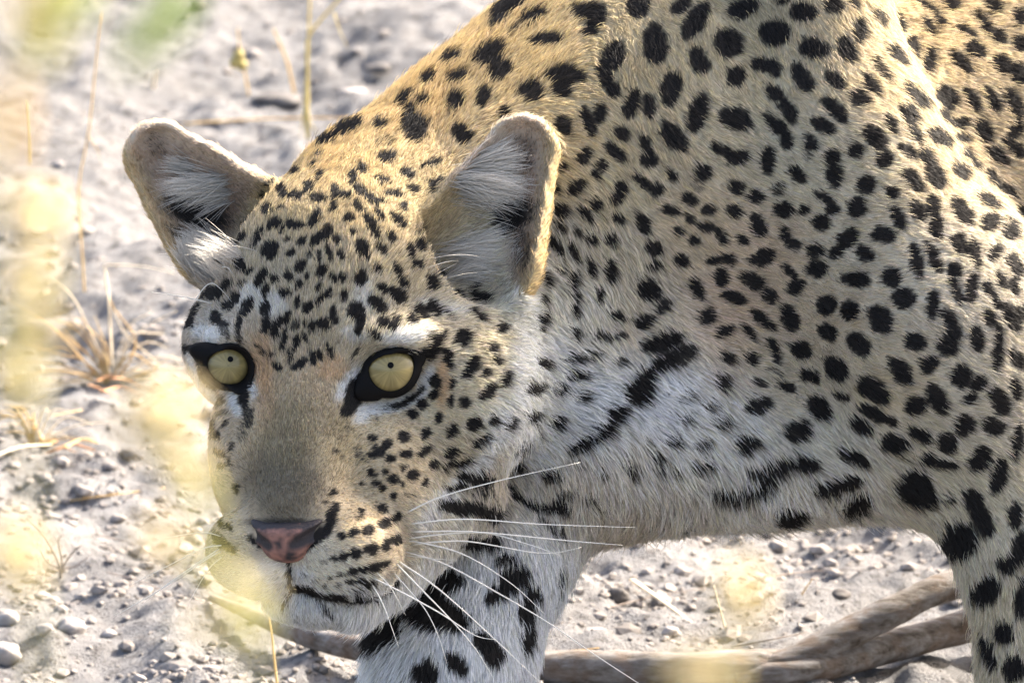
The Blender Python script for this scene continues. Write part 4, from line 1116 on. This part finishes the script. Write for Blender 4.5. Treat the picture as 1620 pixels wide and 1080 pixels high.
for i, w in enumerate(WHISK):
    if i < 19:
        rp, _ = anchor(*w[0]); z0 = rp[2] if rp is not None else 20.0
        if i >= 14: z0 = max(z0, -40)
    else:
        rp, _ = anchor(345, 490); z0 = rp[2] + 6 if rp is not None else 0.0
    m = len(w) - 1
    ctrl = [px(x, y, z0 - 3 + 26 * math.sin(math.pi * 0.5 * j / m)) for j, (x, y) in enumerate(w)]
    pts = spline(ctrl, 22)
    ln = sum(np.linalg.norm(pts[j + 1] - pts[j]) for j in range(21))
    r0 = 1.55 if ln > 220 else (1.2 if ln > 100 else 0.9)
    rad = [(r0 * (1 - 0.78 * (j / 21) ** 1.4)) / S for j in range(22)]
    V, F = tube([Vector(q) for q in to_world(np.array(pts))], rad, 6)
    adopt(mesh_obj('whisker', V, F, M_WH), leopard)
# ---------------------------------------------------------------- ground: one sheet of pale, crumbly earth
def gheight(x, y):
    P = np.stack((x, y, np.zeros_like(x)), -1)
    near = np.exp(-((x / 2.5) ** 2 + ((y - 0.6) / 3.5) ** 2))
    h = 0.024 * noise(P, 0.55, 201) + 0.032 * noise(P, 0.17, 202) * np.exp(-((x / 4) ** 2)) * np.clip((y - 0.55) / 0.4, 0.12, 1) + 0.010 * noise(P, 0.085, 209) * np.clip((y - 0.5) / 0.4, 0.3, 1)
    r1 = 1 - np.abs(noise(P, 0.07, 203)); r2 = noise(P, 0.035, 204); r3 = noise(P, 0.016, 205); r4 = noise(P, 0.008, 206)
    h = h + near * (0.008 * r1 * r1 + 0.0062 * r2 + 0.0062 * np.maximum(r3, -0.25) * (0.6 + 0.6 * noise(P, 0.11, 207)) + 0.0026 * r4)
    far = np.clip((np.hypot(x, y - 1) - 6) / 20, 0, 1)
    return h - 0.012 + far * 0.25 * noise(P, 7.0, 208)

def axis(lo, hi, step, ends, grow=1.25):
    a = list(np.arange(lo, hi, step))
    s = step; v = a[-1]
    while v < ends[1]:
        s *= grow; v += s; a.append(v)
    s = step; v = a[0]; b = []
    while v > ends[0]:
        s *= grow; v -= s; b.append(v)
    return np.array(b[::-1] + a)
GX = axis(-0.42, 0.45, 0.0036, (-45, 45))
GY = axis(-0.25, 2.1, 0.0042, (-14, 90))
gx, gy = np.meshgrid(GX, GY, indexing='xy')
gz = gheight(gx, gy)
GVt = np.stack((gx, gy, gz), -1).reshape(-1, 3)
nx, ny = len(GX), len(GY)
ii = (np.arange(ny - 1)[:, None] * nx + np.arange(nx - 1)[None]).ravel()
GQ = np.stack((ii, ii + 1, ii + nx + 1, ii + nx), 1)

M_SAND, t, out = nodes_mat('pale_earth')
tc = N(t, 'ShaderNodeTexCoord')
b = N(t, 'ShaderNodeBsdfPrincipled'); b.inputs['Roughness'].default_value = 0.95; b.inputs['Specular IOR Level'].default_value = 0.1
n1 = N(t, 'ShaderNodeTexNoise', Scale=9.0, Detail=6.0, Roughness=0.6)
n2 = N(t, 'ShaderNodeTexNoise', Scale=130.0, Detail=5.0, Roughness=0.7)
n3 = N(t, 'ShaderNodeTexNoise', Scale=600.0, Detail=3.0, Roughness=0.7)
for n_ in (n1, n2, n3):
    t.links.new(tc.outputs['Object'], n_.inputs['Vector'])
r1 = N(t, 'ShaderNodeValToRGB')
r1.color_ramp.elements[0].position = 0.3; r1.color_ramp.elements[0].color = (0.145, 0.142, 0.146, 1)
r1.color_ramp.elements[1].position = 0.65; r1.color_ramp.elements[1].color = (0.235, 0.23, 0.234, 1)
r2 = N(t, 'ShaderNodeValToRGB')
r2.color_ramp.elements[0].position = 0.30; r2.color_ramp.elements[0].color = (0.42, 0.395, 0.38, 1)
r2.color_ramp.elements[1].position = 0.52; r2.color_ramp.elements[1].color = (1.0, 1.0, 1.0, 1)
mx = N(t, 'ShaderNodeMix', data_type='RGBA', blend_type='MULTIPLY')
mx.inputs[0].default_value = 1.0
t.links.new(n1.outputs['Fac'], r1.inputs[0]); t.links.new(n2.outputs['Fac'], r2.inputs[0])
t.links.new(r1.outputs[0], mx.inputs[6]); t.links.new(r2.outputs[0], mx.inputs[7])
t.links.new(mx.outputs[2], b.inputs['Base Color'])
bp = N(t, 'ShaderNodeBump', Strength=1.0, Distance=0.004)
t.links.new(n3.outputs['Fac'], bp.inputs['Height']); t.links.new(bp.outputs[0], b.inputs['Normal'])
t.links.new(b.outputs[0], out.inputs[0])
ground = fast_mesh('ground', GVt, GQ, M_SAND)
ground['kind'] = 'structure'

def gz_at(x, y):
    return float(gheight(np.array([x]), np.array([y]))[0])

def on_ground(x, y, h=0.0):
    p = ground_pt(x, y, h)
    for _ in range(3):
        p = ground_pt(x, y, gz_at(p.x, p.y) + h)
    return p

# ---------------------------------------------------------------- crumbs of earth: past counting
def lump_template(seed, sub=1):
    t_ = (1 + 5 ** 0.5) / 2
    V = np.array([(-1, t_, 0), (1, t_, 0), (-1, -t_, 0), (1, -t_, 0), (0, -1, t_), (0, 1, t_), (0, -1, -t_), (0, 1, -t_), (t_, 0, -1), (t_, 0, 1), (-t_, 0, -1), (-t_, 0, 1)], float)
    F = [(0,11,5),(0,5,1),(0,1,7),(0,7,10),(0,10,11),(1,5,9),(5,11,4),(11,10,2),(10,7,6),(7,1,8),(3,9,4),(3,4,2),(3,2,6),(3,6,8),(3,8,9),(4,9,5),(2,4,11),(6,2,10),(8,6,7),(9,8,1)]
    V /= np.linalg.norm(V, axis=1)[:, None]
    for _ in range(sub):
        V = list(map(tuple, V)); cache = {}; F2 = []
        def mid(i, j):
            k = (min(i, j), max(i, j))
            if k not in cache:
                m = np.array(V[i]) + np.array(V[j]); m /= np.linalg.norm(m)
                V.append(tuple(m)); cache[k] = len(V) - 1
            return cache[k]
        for a, b_, c in F:
            x, y, z = mid(a, b_), mid(b_, c), mid(c, a)
            F2 += [(a, x, z), (b_, y, x), (c, z, y), (x, y, z)]
        F = F2; V = np.array(V)
    d = 1 + 0.28 * noise(V + seed * 7.3, 0.8, seed) + 0.15 * noise(V + seed * 3.1, 0.35, seed + 1)
    return V * d[:, None], np.array(F)

LT = [lump_template(s_, 0) for s_ in range(300, 306)]
def crumbs(n):
    VV, FF, base = [], [], 0
    x = RNG.uniform(-0.40, 0.43, n); y = RNG.uniform(-0.05, 1.9, n)
    cl = noise(np.stack((x, y, 0 * x), 1), 0.09, 211)
    size = RNG.lognormal(math.log(0.0014), 0.55, n) * (1 + 0.5 * cl)
    size = np.clip(size, 0.0008, 0.0062)
    z = gheight(x, y)
    for i in range(n):
        if cl[i] < RNG.uniform(-0.9, 0.4) or RNG.random() > math.exp(-max(y[i] - 0.75, 0) / 0.35):
            continue
        V, F = LT[i % len(LT)]
        a = RNG.uniform(0, 6.28); c, s_ = math.cos(a), math.sin(a)
        q = V * size[i] * np.array((1.2, 0.9, 0.65))
        q = np.stack((q[:, 0] * c - q[:, 1] * s_, q[:, 0] * s_ + q[:, 1] * c, q[:, 2]), 1) + np.array((x[i], y[i], z[i] + size[i] * 0.1))
        VV.append(q); FF.append(F + base); base += len(V)
    return np.concatenate(VV), np.concatenate(FF)
CV, CF = crumbs(32000)
M_CRUMB = simple_mat('earth_crumb', (0.12, 0.108, 0.10), (0.29, 0.265, 0.25), 45, 0.95, spec=0.1, bump=0.3)
cr = fast_mesh('earth_crumbs', CV, CF, M_CRUMB)
cr.data.polygons.foreach_set('use_smooth', np.zeros(len(cr.data.polygons), dtype=bool))
cr['kind'] = 'stuff'; cr['label'] = 'loose crumbs of pale earth strewn over the ground'

# ---------------------------------------------------------------- stones and clods one can tell apart
M_STONE = simple_mat('grey_clod', (0.19, 0.175, 0.17), (0.36, 0.335, 0.32), 70, 0.95, spec=0.15, bump=0.6)
M_STONE_D = simple_mat('dark_clod', (0.06, 0.055, 0.055), (0.14, 0.13, 0.125), 70, 0.95, spec=0.15, bump=0.6)
STONES = [
 (12,985,22,16,0,'rounded grey clod at the left edge, upper of two below the dry twigs'), (112,1003,30,20,0,'largest grey clod below the small dead twig plant'),
 (70,999,15,11,0,'small grey clod just left of the largest clod'), (9,1040,24,19,0,'grey clod in the bottom left corner'), (172,1006,14,9,0,'flat grey clod right of the largest clod'),
 (66,945,13,9,0,'small clod beside the root of the dead twigs'), (38,648,18,8,1,'dark clod at the left edge under the dry grass tuft'),
 (978,946,19,14,1,'dark lump of earth right of the far foreleg'), (440,163,46,15,1,'long dark stone lying behind the ears'), (312,10,18,12,1,'brown stone at the top edge of the view'),
 (92,264,12,8,0,'pale pebble left of the ear'), (205,720,16,9,1,'dark clod between the straw and the flower stalk'), (940,1002,18,8,0,'pale clod lying beyond the fallen branch'),
 (1060,1000,14,8,0,'grey clod near the broken bright straw'), (1330,945,16,10,1,'dark lump of earth above the fork of the branch'), (1195,930,12,8,1,'small dark lump right of the blurred flower'),
 (600,110,26,9,1,'dark flat stone far behind the nape'), (560,150,30,9,0,'grey flat stone far behind the neck'),
]
for i, (x, y, w_, h_, dk, lab) in enumerate(STONES):
    V, F = lump_template(400 + i, 2)
    q = V * np.array((w_, w_ * 0.85, h_)) / S
    p = on_ground(x, y)
    o = mesh_obj('stone', [tuple(v) for v in q], [tuple(f) for f in F], M_STONE_D if dk else M_STONE)
    o.location = p + Vector((0, 0, h_ * 0.35 / S))
    tag(o, lab, 'stone', 'stones on the ground')

# ---------------------------------------------------------------- the fallen branch
M_BARK, t, out = nodes_mat('weathered_wood')
tc = N(t, 'ShaderNodeTexCoord')
b = N(t, 'ShaderNodeBsdfPrincipled'); b.inputs['Roughness'].default_value = 0.85; b.inputs['Specular IOR Level'].default_value = 0.2
mp = N(t, 'ShaderNodeMapping'); mp.inputs['Scale'].default_value = (45, 190, 190)
n1 = N(t, 'ShaderNodeTexNoise', Scale=1.0, Detail=8.0, Roughness=0.7)
n2 = N(t, 'ShaderNodeTexNoise', Scale=75.0, Detail=5.0, Roughness=0.6)
t.links.new(tc.outputs['Object'], mp.inputs[0]); t.links.new(mp.outputs[0], n1.inputs['Vector']); t.links.new(tc.outputs['Object'], n2.inputs['Vector'])
r1 = N(t, 'ShaderNodeValToRGB')
els = r1.color_ramp.elements
els[0].position = 0.34; els[0].color = (0.05, 0.038, 0.03, 1)
els[1].position = 0.68; els[1].color = (0.29, 0.275, 0.27, 1)
e = els.new(0.45); e.color = (0.14, 0.12, 0.105, 1)
r2 = N(t, 'ShaderNodeValToRGB')
r2.color_ramp.elements[0].position = 0.50; r2.color_ramp.elements[0].color = (0, 0, 0, 1)
r2.color_ramp.elements[1].position = 0.60; r2.color_ramp.elements[1].color = (1, 1, 1, 1)
mx = N(t, 'ShaderNodeMix', data_type='RGBA')
mx.inputs[7].default_value = (0.15, 0.10, 0.07, 1)
t.links.new(n1.outputs['Fac'], r1.inputs[0]); t.links.new(n2.outputs['Fac'], r2.inputs[0])
mth = N(t, 'ShaderNodeMath', operation='MULTIPLY'); mth.inputs[1].default_value = 0.5
t.links.new(r2.outputs[0], mth.inputs[0])
t.links.new(mth.outputs[0], mx.inputs[0]); t.links.new(r1.outputs[0], mx.inputs[6]); t.links.new(mx.outputs[2], b.inputs['Base Color'])
bp = N(t, 'ShaderNodeBump', Strength=0.8, Distance=0.002)
t.links.new(n1.outputs['Fac'], bp.inputs['Height']); t.links.new(bp.outputs[0], b.inputs['Normal'])
t.links.new(b.outputs[0], out.inputs[0])

def limb(ctrl, r0, r1, n=40, sides=14, seed=0):
    pts = [Vector(q) for q in spline([np.array(c) for c in ctrl], n)]
    rad = [r0 + (r1 - r0) * min(1.0, 1.6 * i / (n - 1)) for i in range(n)]
    V, F = tube(pts, rad, sides)
    V = np.array([tuple(v) for v in V])
    cen = np.repeat(np.array([tuple(p) for p in pts]), sides, 0)
    d = V - cen
    k = 1 + 0.16 * noise(V, 0.03, seed) + 0.07 * noise(V, 0.012, seed + 1) + 0.035 * noise(V * np.array((0.2, 1, 1)), 0.0035, seed + 2)
    return cen + d * k[:, None], F

def gp(x, y, h):
    return tuple(ground_pt(x, y, h))
branch = empty('fallen_branch', on_ground(1100, 1090))
tag(branch, 'forked dead branch with peeling grey bark lying behind the forelegs', 'branch')
V, F = limb([gp(335, 945, .004), gp(390, 968, .006), gp(470, 1000, .009), gp(580, 1026, .009), gp(700, 1044, .010), gp(860, 1056, .011), gp(1000, 1062, .011), gp(1130, 1062, .012), gp(1215, 1060, .011), gp(1265, 1060, .008)], 0.0022, 0.0106, 220, 30, 501)
adopt(mesh_obj('main_stem', V, F, M_BARK), branch)
V, F = limb([gp(1140, 1072, .009), gp(1240, 1052, .014), gp(1330, 1008, .026), gp(1440, 953, .040), gp(1535, 912, .048), gp(1640, 868, .056)], 0.0092, 0.0080, 130, 28, 511)
adopt(mesh_obj('limb', V, F, M_BARK), branch)
V, F = limb([gp(1160, 1076, .008), gp(1290, 1058, .012), gp(1420, 1020, .016), gp(1545, 986, .020), gp(1690, 950, .024)], 0.0086, 0.0084, 130, 28, 521)
adopt(mesh_obj('limb', V, F, M_BARK), branch)
# ---------------------------------------------------------------- dry straws, stalks and twigs
M_STRAW = simple_mat('dry_straw', (0.50, 0.33, 0.13), (0.68, 0.50, 0.25), 60, 0.6, transl=0.25)
M_STRAWP = simple_mat('bleached_straw', (0.66, 0.56, 0.40), (0.80, 0.72, 0.58), 60, 0.6, transl=0.25)
M_TWIG = simple_mat('grey_twig', (0.10, 0.08, 0.07), (0.22, 0.18, 0.16), 80, 0.9)
M_RUST = simple_mat('dead_leaf', (0.30, 0.14, 0.07), (0.50, 0.30, 0.16), 60, 0.8, transl=0.2)
M_YEL = simple_mat('yellow_stalk', (0.52, 0.40, 0.12), (0.66, 0.54, 0.22), 60, 0.7, transl=0.3)

def blade(ctrl, w0, w1, mat, parent=None, name='blade', flat=0.35, n=14):
    pts = [Vector(q) for q in spline([np.array(tuple(c)) for c in ctrl], n)]
    rad = []
    for i in range(n):
        u = i / (n - 1)
        rad.append(max((w0 + (w1 - w0) * u), 0.00012))
    V, F = tube(pts, rad, 6, True, 0.05, 3, flat)
    o = mesh_obj(name, [tuple(v) for v in V], F, mat)
    if parent is not None:
        adopt(o, parent)
    return o

# straws lying on the ground: (points, half width, material, label)
STRAWS = [
 ([(1000,917),(1045,948),(1095,985)], 6.5, M_STRAWP, 'thick bleached straw lying askew right of the far foreleg'),
 ([(78,796),(165,784),(262,771)], 3.0, M_STRAW, 'long thin straw lying left of the muzzle'),
 ([(-10,722),(35,706),(82,703)], 5.0, M_STRAWP, 'pale curled straw at the left edge of the view'),
 ([(958,962),(1030,944),(1112,930)], 2.4, M_TWIG, 'thin grey twig beyond the bleached straw'),
 ([(1208,912),(1300,902),(1390,901)], 2.4, M_TWIG, 'thin dark twig lying right of the blurred flower'),
 ([(1160,1022),(1215,1012),(1275,1000)], 2.6, M_TWIG, 'short dark twig just beyond the fork of the branch'),
 ([(290,196),(420,188),(560,186)], 5.0, M_STRAW, 'long tan straw lying behind the ears'),
 ([(300,262),(240,268),(160,272)], 2.2, M_TWIG, 'thin dark twig left of the ear'),
 ([(247,110),(243,138),(239,162)], 5.0, M_STRAWP, 'short white splinter standing behind the left ear'),
 ([(860,1032),(930,1026),(1005,1018)], 2.6, M_STRAW, 'straw lying along the top of the fallen branch'),
 ([(1130,925),(1140,960),(1150,1000)], 4.0, M_STRAWP, 'bleached straw standing by the blurred flower'),
 ([(1268,940),(1285,915)], 3.0, M_STRAW, 'stub of straw above the fallen branch'),
 ([(150,845),(215,862),(290,905)], 2.2, M_TWIG, 'thin curved twig left of the chin'),
 ([(170,905),(240,925),(290,962)], 2.0, M_TWIG, 'thin twig nearest the largest clod'),
 ([(0,655),(60,660),(130,648)], 2.6, M_STRAW, 'thin straw under the dry tuft'),
]
for ctrl, w_, mat, lab in STRAWS:
    pts = [on_ground(x, y, w_ * 0.8 / S + 0.002) for x, y in ctrl]
    if len(pts) == 2:
        pts.insert(1, (pts[0] + pts[1]) / 2)
    if lab.startswith(('short white', 'stub', 'bleached straw standing')):
        b0 = on_ground(*ctrl[-1]) if ctrl[-1][1] > ctrl[0][1] else on_ground(*ctrl[0])
        top = ctrl[0] if ctrl[-1][1] > ctrl[0][1] else ctrl[-1]
        k = (b0 - cam.location).length
        d = (Vector(to_world(px(top[0], top[1], 0))) - cam.location).normalized()
        tp = cam.location + d * k
        pts = [b0, (b0 + tp) / 2, tp]
    o = blade(pts, w_ / S, w_ * 0.55 / S, mat, name='straw', flat=0.5)
    tag(o, lab, 'twig' if mat is M_TWIG else 'straw')

def upright(base_xy, ctrl, h_ref=None):
    """points of a standing stem, at the distance of its foot on the ground, through places of the view"""
    b0 = on_ground(*base_xy)
    k = (b0 - cam.location).length
    out = [b0]
    for x, y in ctrl:
        d = (Vector(to_world(px(x, y, 0))) - cam.location).normalized()
        out.append(cam.location + d * k)
    return out

def stalk(name, label, cat, base, stems, mat, w_=3.0, leaves=(), leaf_mat=None, group=None):
    root = empty(name, on_ground(*base))
    tag(root, label, cat, group)
    for st in stems:
        pts = upright(base, st)
        blade(pts, w_ / S, w_ * 0.6 / S, mat, root, 'stem', 0.9)
    for lf in leaves:
        k = upright(base, lf)[1:]
        blade(k, w_ * 1.5 / S, 0.3 / S, leaf_mat or mat, root, 'leaf', 0.25)
    return root

stalk('dry_stalk', 'tall yellow forked stalk standing behind the nape', 'stalk', (487, 232), [[(483, 170), (487, 90), (491, -20)], [(486, 100), (490, 55), (532, 4), (550, -20)]], M_YEL, 3.6,
      [[(528, 20), (538, 50), (553, 82)], [(484, 170), (492, 195), (507, 218)], [(484, 165), (478, 195), (474, 222)]])
stalk('dry_stalk', 'short tan stalk left of the forked stalk', 'stalk', (466, 152), [[(456, 105), (445, 75), (432, 46)]], M_STRAW, 3.4)
st = stalk('dry_stalk', 'stalk with small green pods behind the ears', 'stalk', (394, 152), [[(388, 120), (380, 85), (376, 45)]], M_STRAW, 2.6, [[(380, 90), (372, 80), (366, 84)]], None)
M_POD = simple_mat('dry_pod', (0.24, 0.20, 0.06), (0.40, 0.32, 0.12), 120, 0.7)
for i, (x, y) in enumerate(((377, 88), (383, 104), (372, 100))):
    V, F = lump_template(600 + i, 1)
    q = upright((394, 152), [(x, y)])[1]
    o = mesh_obj('pod', [tuple(Vector(v) * 0.0034) for v in V], [tuple(f) for f in F], M_POD)
    o.location = q - st.location; o.parent = st
stalk('dry_stalk', 'thin wavy stalk rising between the blurred flowers and the ear', 'stalk', (135, 490), [[(130, 400), (124, 300), (140, 210), (152, 100), (160, 20)]], M_STRAW, 2.2, [[(140, 215), (155, 240), (160, 262)]])
stalk('dry_stalk', 'jointed straw standing just below the chin', 'stalk', (440, 1100), [[(437, 1070), (433, 1035), (430, 1005), (424, 968)]], M_STRAW, 2.6)
stalk('dry_stalk', 'thin stalk at the left edge beside the cream flowers', 'stalk', (46, 262), [[(44, 215), (40, 160)]], M_YEL, 2.6)

# the dry tuft left of the face
tuft = empty('dry_grass_tuft', on_ground(170, 605))
tag(tuft, 'dry tuft of straw coloured grass left of the face', 'grass tuft')
TB = [[(165, 600), (142, 564), (85, 520), (14, 472)], [(170, 600), (150, 540), (115, 470), (70, 432)], [(180, 602), (205, 560), (240, 578), (268, 590)], [(175, 600), (160, 540), (130, 511)],
      [(190, 600), (249, 582), (195, 523), (162, 440)], [(185, 600), (215, 540), (176, 480), (165, 420)], [(165, 606), (120, 590), (60, 588), (10, 600)], [(170, 606), (110, 610), (50, 632), (6, 640)],
      [(180, 606), (230, 590), (275, 560)], [(160, 600), (110, 545), (60, 500)], [(185, 604), (235, 600), (285, 618)], [(176, 598), (172, 560), (150, 500)], [(170, 604), (130, 570), (95, 560), (30, 540)],
      [(176, 606), (150, 620), (105, 660)], [(182, 606), (210, 625), (250, 640)], [(165, 600), (125, 600), (80, 612)]]
rr = random.Random(5)
for i in range(26):
    a_ = rr.uniform(1.6, 3.3) if i % 3 else rr.uniform(0.2, 1.2)
    l_ = rr.uniform(50, 170)
    TB.append([(172, 600), (172 + math.cos(a_) * l_ * .5 + rr.uniform(-10, 10), 600 - math.sin(a_) * l_ * .55), (172 + math.cos(a_) * l_, 604 - math.sin(a_) * l_ * .75 + rr.uniform(-15, 25))])
for i, c in enumerate(TB):
    pts = upright((172 + rr.uniform(-14, 14), 606), c[1:])
    blade(pts, 5.0 / S, 1.2 / S, (M_STRAW, M_STRAWP, M_STRAW)[i % 3], tuft, 'blade', 0.4)
bent = [(172, 470), (166, 425), (172, 419), (225, 421), (276, 432)]
blade(upright((178, 606), bent), 4.5 / S, 1.0 / S, M_STRAWP, tuft, 'blade', 0.5)
for i, c in enumerate([[(150, 596), (178, 585), (208, 600)], [(160, 612), (190, 604), (222, 616)], [(140, 600), (165, 610), (190, 622)], [(175, 590), (200, 592), (225, 606)]]):
    pts = [on_ground(x, y + 8, 0.006 + 0.004 * i) for x, y in c]
    blade(pts, 6.0 / S, 2.0 / S, M_RUST, tuft, 'dead_leaf', 0.3)

tuft2 = empty('dry_grass_tuft', on_ground(64, 700))
tag(tuft2, 'low flattened tuft of straw at the left edge beside the dead leaves', 'grass tuft')
for i in range(20):
    a_ = rr.uniform(0.15, 2.9); l_ = rr.uniform(50, 150); b0 = rr.uniform(-16, 16)
    pts = upright((64 + b0, 702), [(64 + b0 + math.cos(a_) * l_ * .5, 700 - math.sin(a_) * l_ * .45), (64 + b0 + math.cos(a_) * l_ * 1.1, 706 - math.sin(a_) * l_ * .55 + rr.uniform(-8, 18))])
    blade(pts, 4.4 / S, 1.0 / S, (M_STRAW, M_STRAWP, M_STRAW)[i % 3], tuft2, 'blade', 0.4)

lit = empty('dead_leaf_litter', on_ground(112, 705))
tag(lit, 'small heap of rusty dead leaves below the dry tuft', 'leaves')
for i, c in enumerate([[(70, 702), (100, 696), (128, 704)], [(85, 712), (115, 703), (150, 712)], [(100, 708), (130, 694), (155, 700)], [(75, 716), (98, 708), (120, 715)]]):
    blade([on_ground(x, y, 0.003 + 0.003 * i) for x, y in c], 6.0 / S, 2.0 / S, M_RUST if i != 2 else M_STRAW, lit, 'leaf', 0.3)

tw = empty('dead_plant', on_ground(95, 915))
tag(tw, 'small dead plant of dark bare twigs on the sand', 'dead plant')
for c in [[(92, 890), (70, 850), (40, 818)], [(98, 890), (92, 855), (100, 845)], [(100, 895), (118, 870), (130, 862)], [(95, 900), (75, 890), (62, 870)], [(100, 900), (120, 895), (140, 880)]]:
    blade(upright((95, 915), c), 2.4 / S, 0.8 / S, M_TWIG, tw, 'twig', 0.9)

# ---------------------------------------------------------------- flowering grass close to the lens, out of focus
M_CREAM = simple_mat('cream_floret', (0.84, 0.71, 0.38), (0.92, 0.84, 0.62), 200, 0.7, transl=0.45)
M_YGRN = simple_mat('yellow_green_leaf', (0.48, 0.47, 0.15), (0.72, 0.66, 0.32), 60, 0.6, transl=0.45)
M_GRN = simple_mat('green_leaf', (0.30, 0.40, 0.10), (0.50, 0.55, 0.20), 60, 0.6, transl=0.45)
ZF = 14600.0
def fp(x, y, z=ZF):
    return Vector(to_world(px(x, y, z)))
KF = (D - ZF) / D / S           # metres per design unit at that distance

def floret_mesh(n, rx, ry, seed):
    r = random.Random(seed)
    V, F = [], []
    for i in range(int(n * 1.3)):
        u = Vector((r.gauss(0, .5), r.gauss(0, .5), r.gauss(0, .5)))
        c = Vector((u.x * rx, u.y * rx * 0.8, u.z * ry))
        d = Vector((r.gauss(0, 1), r.gauss(0, 1), r.gauss(0.4, 1))).normalized()
        s_ = d.cross(Vector((r.random(), r.random(), r.random()))).normalized()
        L, w_ = r.uniform(.0035, .006), r.uniform(.0010, .0018)
        b0 = len(V)
        nn = d.cross(s_) * w_ * 0.5
        V += [c - d * L * .5, c + s_ * w_ + nn, c + d * L * .5, c - s_ * w_ + nn, c - nn]
        F += [(b0, b0 + 1, b0 + 4), (b0 + 1, b0 + 2, b0 + 4), (b0 + 2, b0 + 3, b0 + 4), (b0 + 3, b0, b0 + 4)]
    return V, F

def flowering(label, stem, heads, leaves, z=ZF, group='flowering grasses close to the lens'):
    top = fp(*stem[-1], z)
    foot = fp(*stem[0], z)
    root = empty('flowering_grass', (foot.x, foot.y, gz_at(foot.x, foot.y)))
    tag(root, label, 'grass', group)
    up_ = [Vector(q) for q in spline([np.array(tuple(fp(x, y, z))) for x, y in stem], 20)]
    low = [root.location + (up_[0] - root.location) * (i / 4) + Vector((0.004 * math.sin(i * 2.1), 0.004 * math.cos(i * 1.7), 0)) * (0 < i) for i in range(4)]
    V, F = tube(low + up_, [0.0007 - 0.0003 * i / 23 for i in range(24)], 6)
    adopt(mesh_obj('stem', [tuple(v) for v in V], F, M_YGRN), root)
    for i, (x, y, rx, ry, n) in enumerate(heads):
        V, F = floret_mesh(n, rx * KF * 0.75, ry * KF * 0.75, int(x * 7 + y))
        o = mesh_obj('flower_head', [tuple(v) for v in V], F, M_CREAM, smooth=False)
        o.location = fp(x, y, z) - root.location
        o.parent = root
    for c, w_, mat in leaves:
        p_ = [np.array(tuple(fp(x, y, z))) for x, y in c]
        P3 = spline(p_, 12)
        V, F = [], []
        for j, q in enumerate(P3):
            u = j / 11
            ww = w_ * 1.6 * KF * (0.35 + 0.65 * math.sin(math.pi * min(u * 0.9 + 0.08, 1)))
            t_ = P3[min(j + 1, 11)] - P3[max(j - 1, 0)]
            sd = np.cross(t_, np.array((0, -1, 0.2))); sd /= np.linalg.norm(sd) + 1e-9
            nn = np.cross(sd, t_); nn /= np.linalg.norm(nn) + 1e-9
            V += [tuple(q - sd * ww), tuple(q + nn * ww * 0.35), tuple(q + sd * ww), tuple(q - nn * 0.0004)]
        for j in range(11):
            for k in range(4):
                F.append((j * 4 + k, j * 4 + (k + 1) % 4, j * 4 + 4 + (k + 1) % 4, j * 4 + 4 + k))
        adopt(mesh_obj('leaf', V, F, mat), root)
    return root

flowering('blurred flowering grass along the left edge of the view', [(70, 1200), (50, 800), (40, 500), (55, 330)],
          [(58, 345, 42, 38, 150), (40, 450, 36, 34, 80), (22, 885, 40, 48, 150), (24, 585, 34, 30, 90), (64, 520, 20, 20, 24)], [([(40, 640), (30, 560), (8, 500)], 16, M_YGRN), ([(45, 500), (60, 450), (95, 420)], 13, M_YGRN)])
flowering('blurred flowering grass reaching from the chin to the left eye', [(430, 1200), (385, 1000), (330, 800), (268, 640)],
          [(266, 640, 46, 24, 150), (222, 684, 30, 18, 40), (290, 735, 26, 20, 40), (252, 858, 28, 24, 70), (372, 930, 44, 24, 9), (325, 985, 30, 18, 12)],
          [([(420, 1010), (385, 950), (340, 900), (290, 870)], 9, M_YGRN), ([(330, 800), (285, 740), (262, 670)], 15, M_YGRN), ([(395, 1000), (330, 990), (280, 1010)], 8, M_YGRN)])
flowering('blurred cream flower below the belly by the fallen branch', [(1150, 1250), (1160, 1050), (1170, 950)], [(1172, 940, 30, 44, 130)], [])
flowering('blurred cream flower at the bottom edge in front of the branch', [(1100, 1250), (1102, 1120), (1106, 1065)], [(1106, 1062, 44, 20, 130)], [])
flowering('blurred leafy grass hanging into the top left corner', [(-60, 1200), (-40, 500), (20, 100), (150, -60)],
          [(30, 20, 30, 26, 30)], [([(90, -40), (70, 30), (60, 110)], 22, M_YGRN), ([(300, -30), (250, 40), (190, 108)], 20, M_GRN), ([(140, -40), (120, 0), (112, 40)], 16, M_GRN), ([(20, 120), (24, 200), (14, 280)], 12, M_STRAW)])
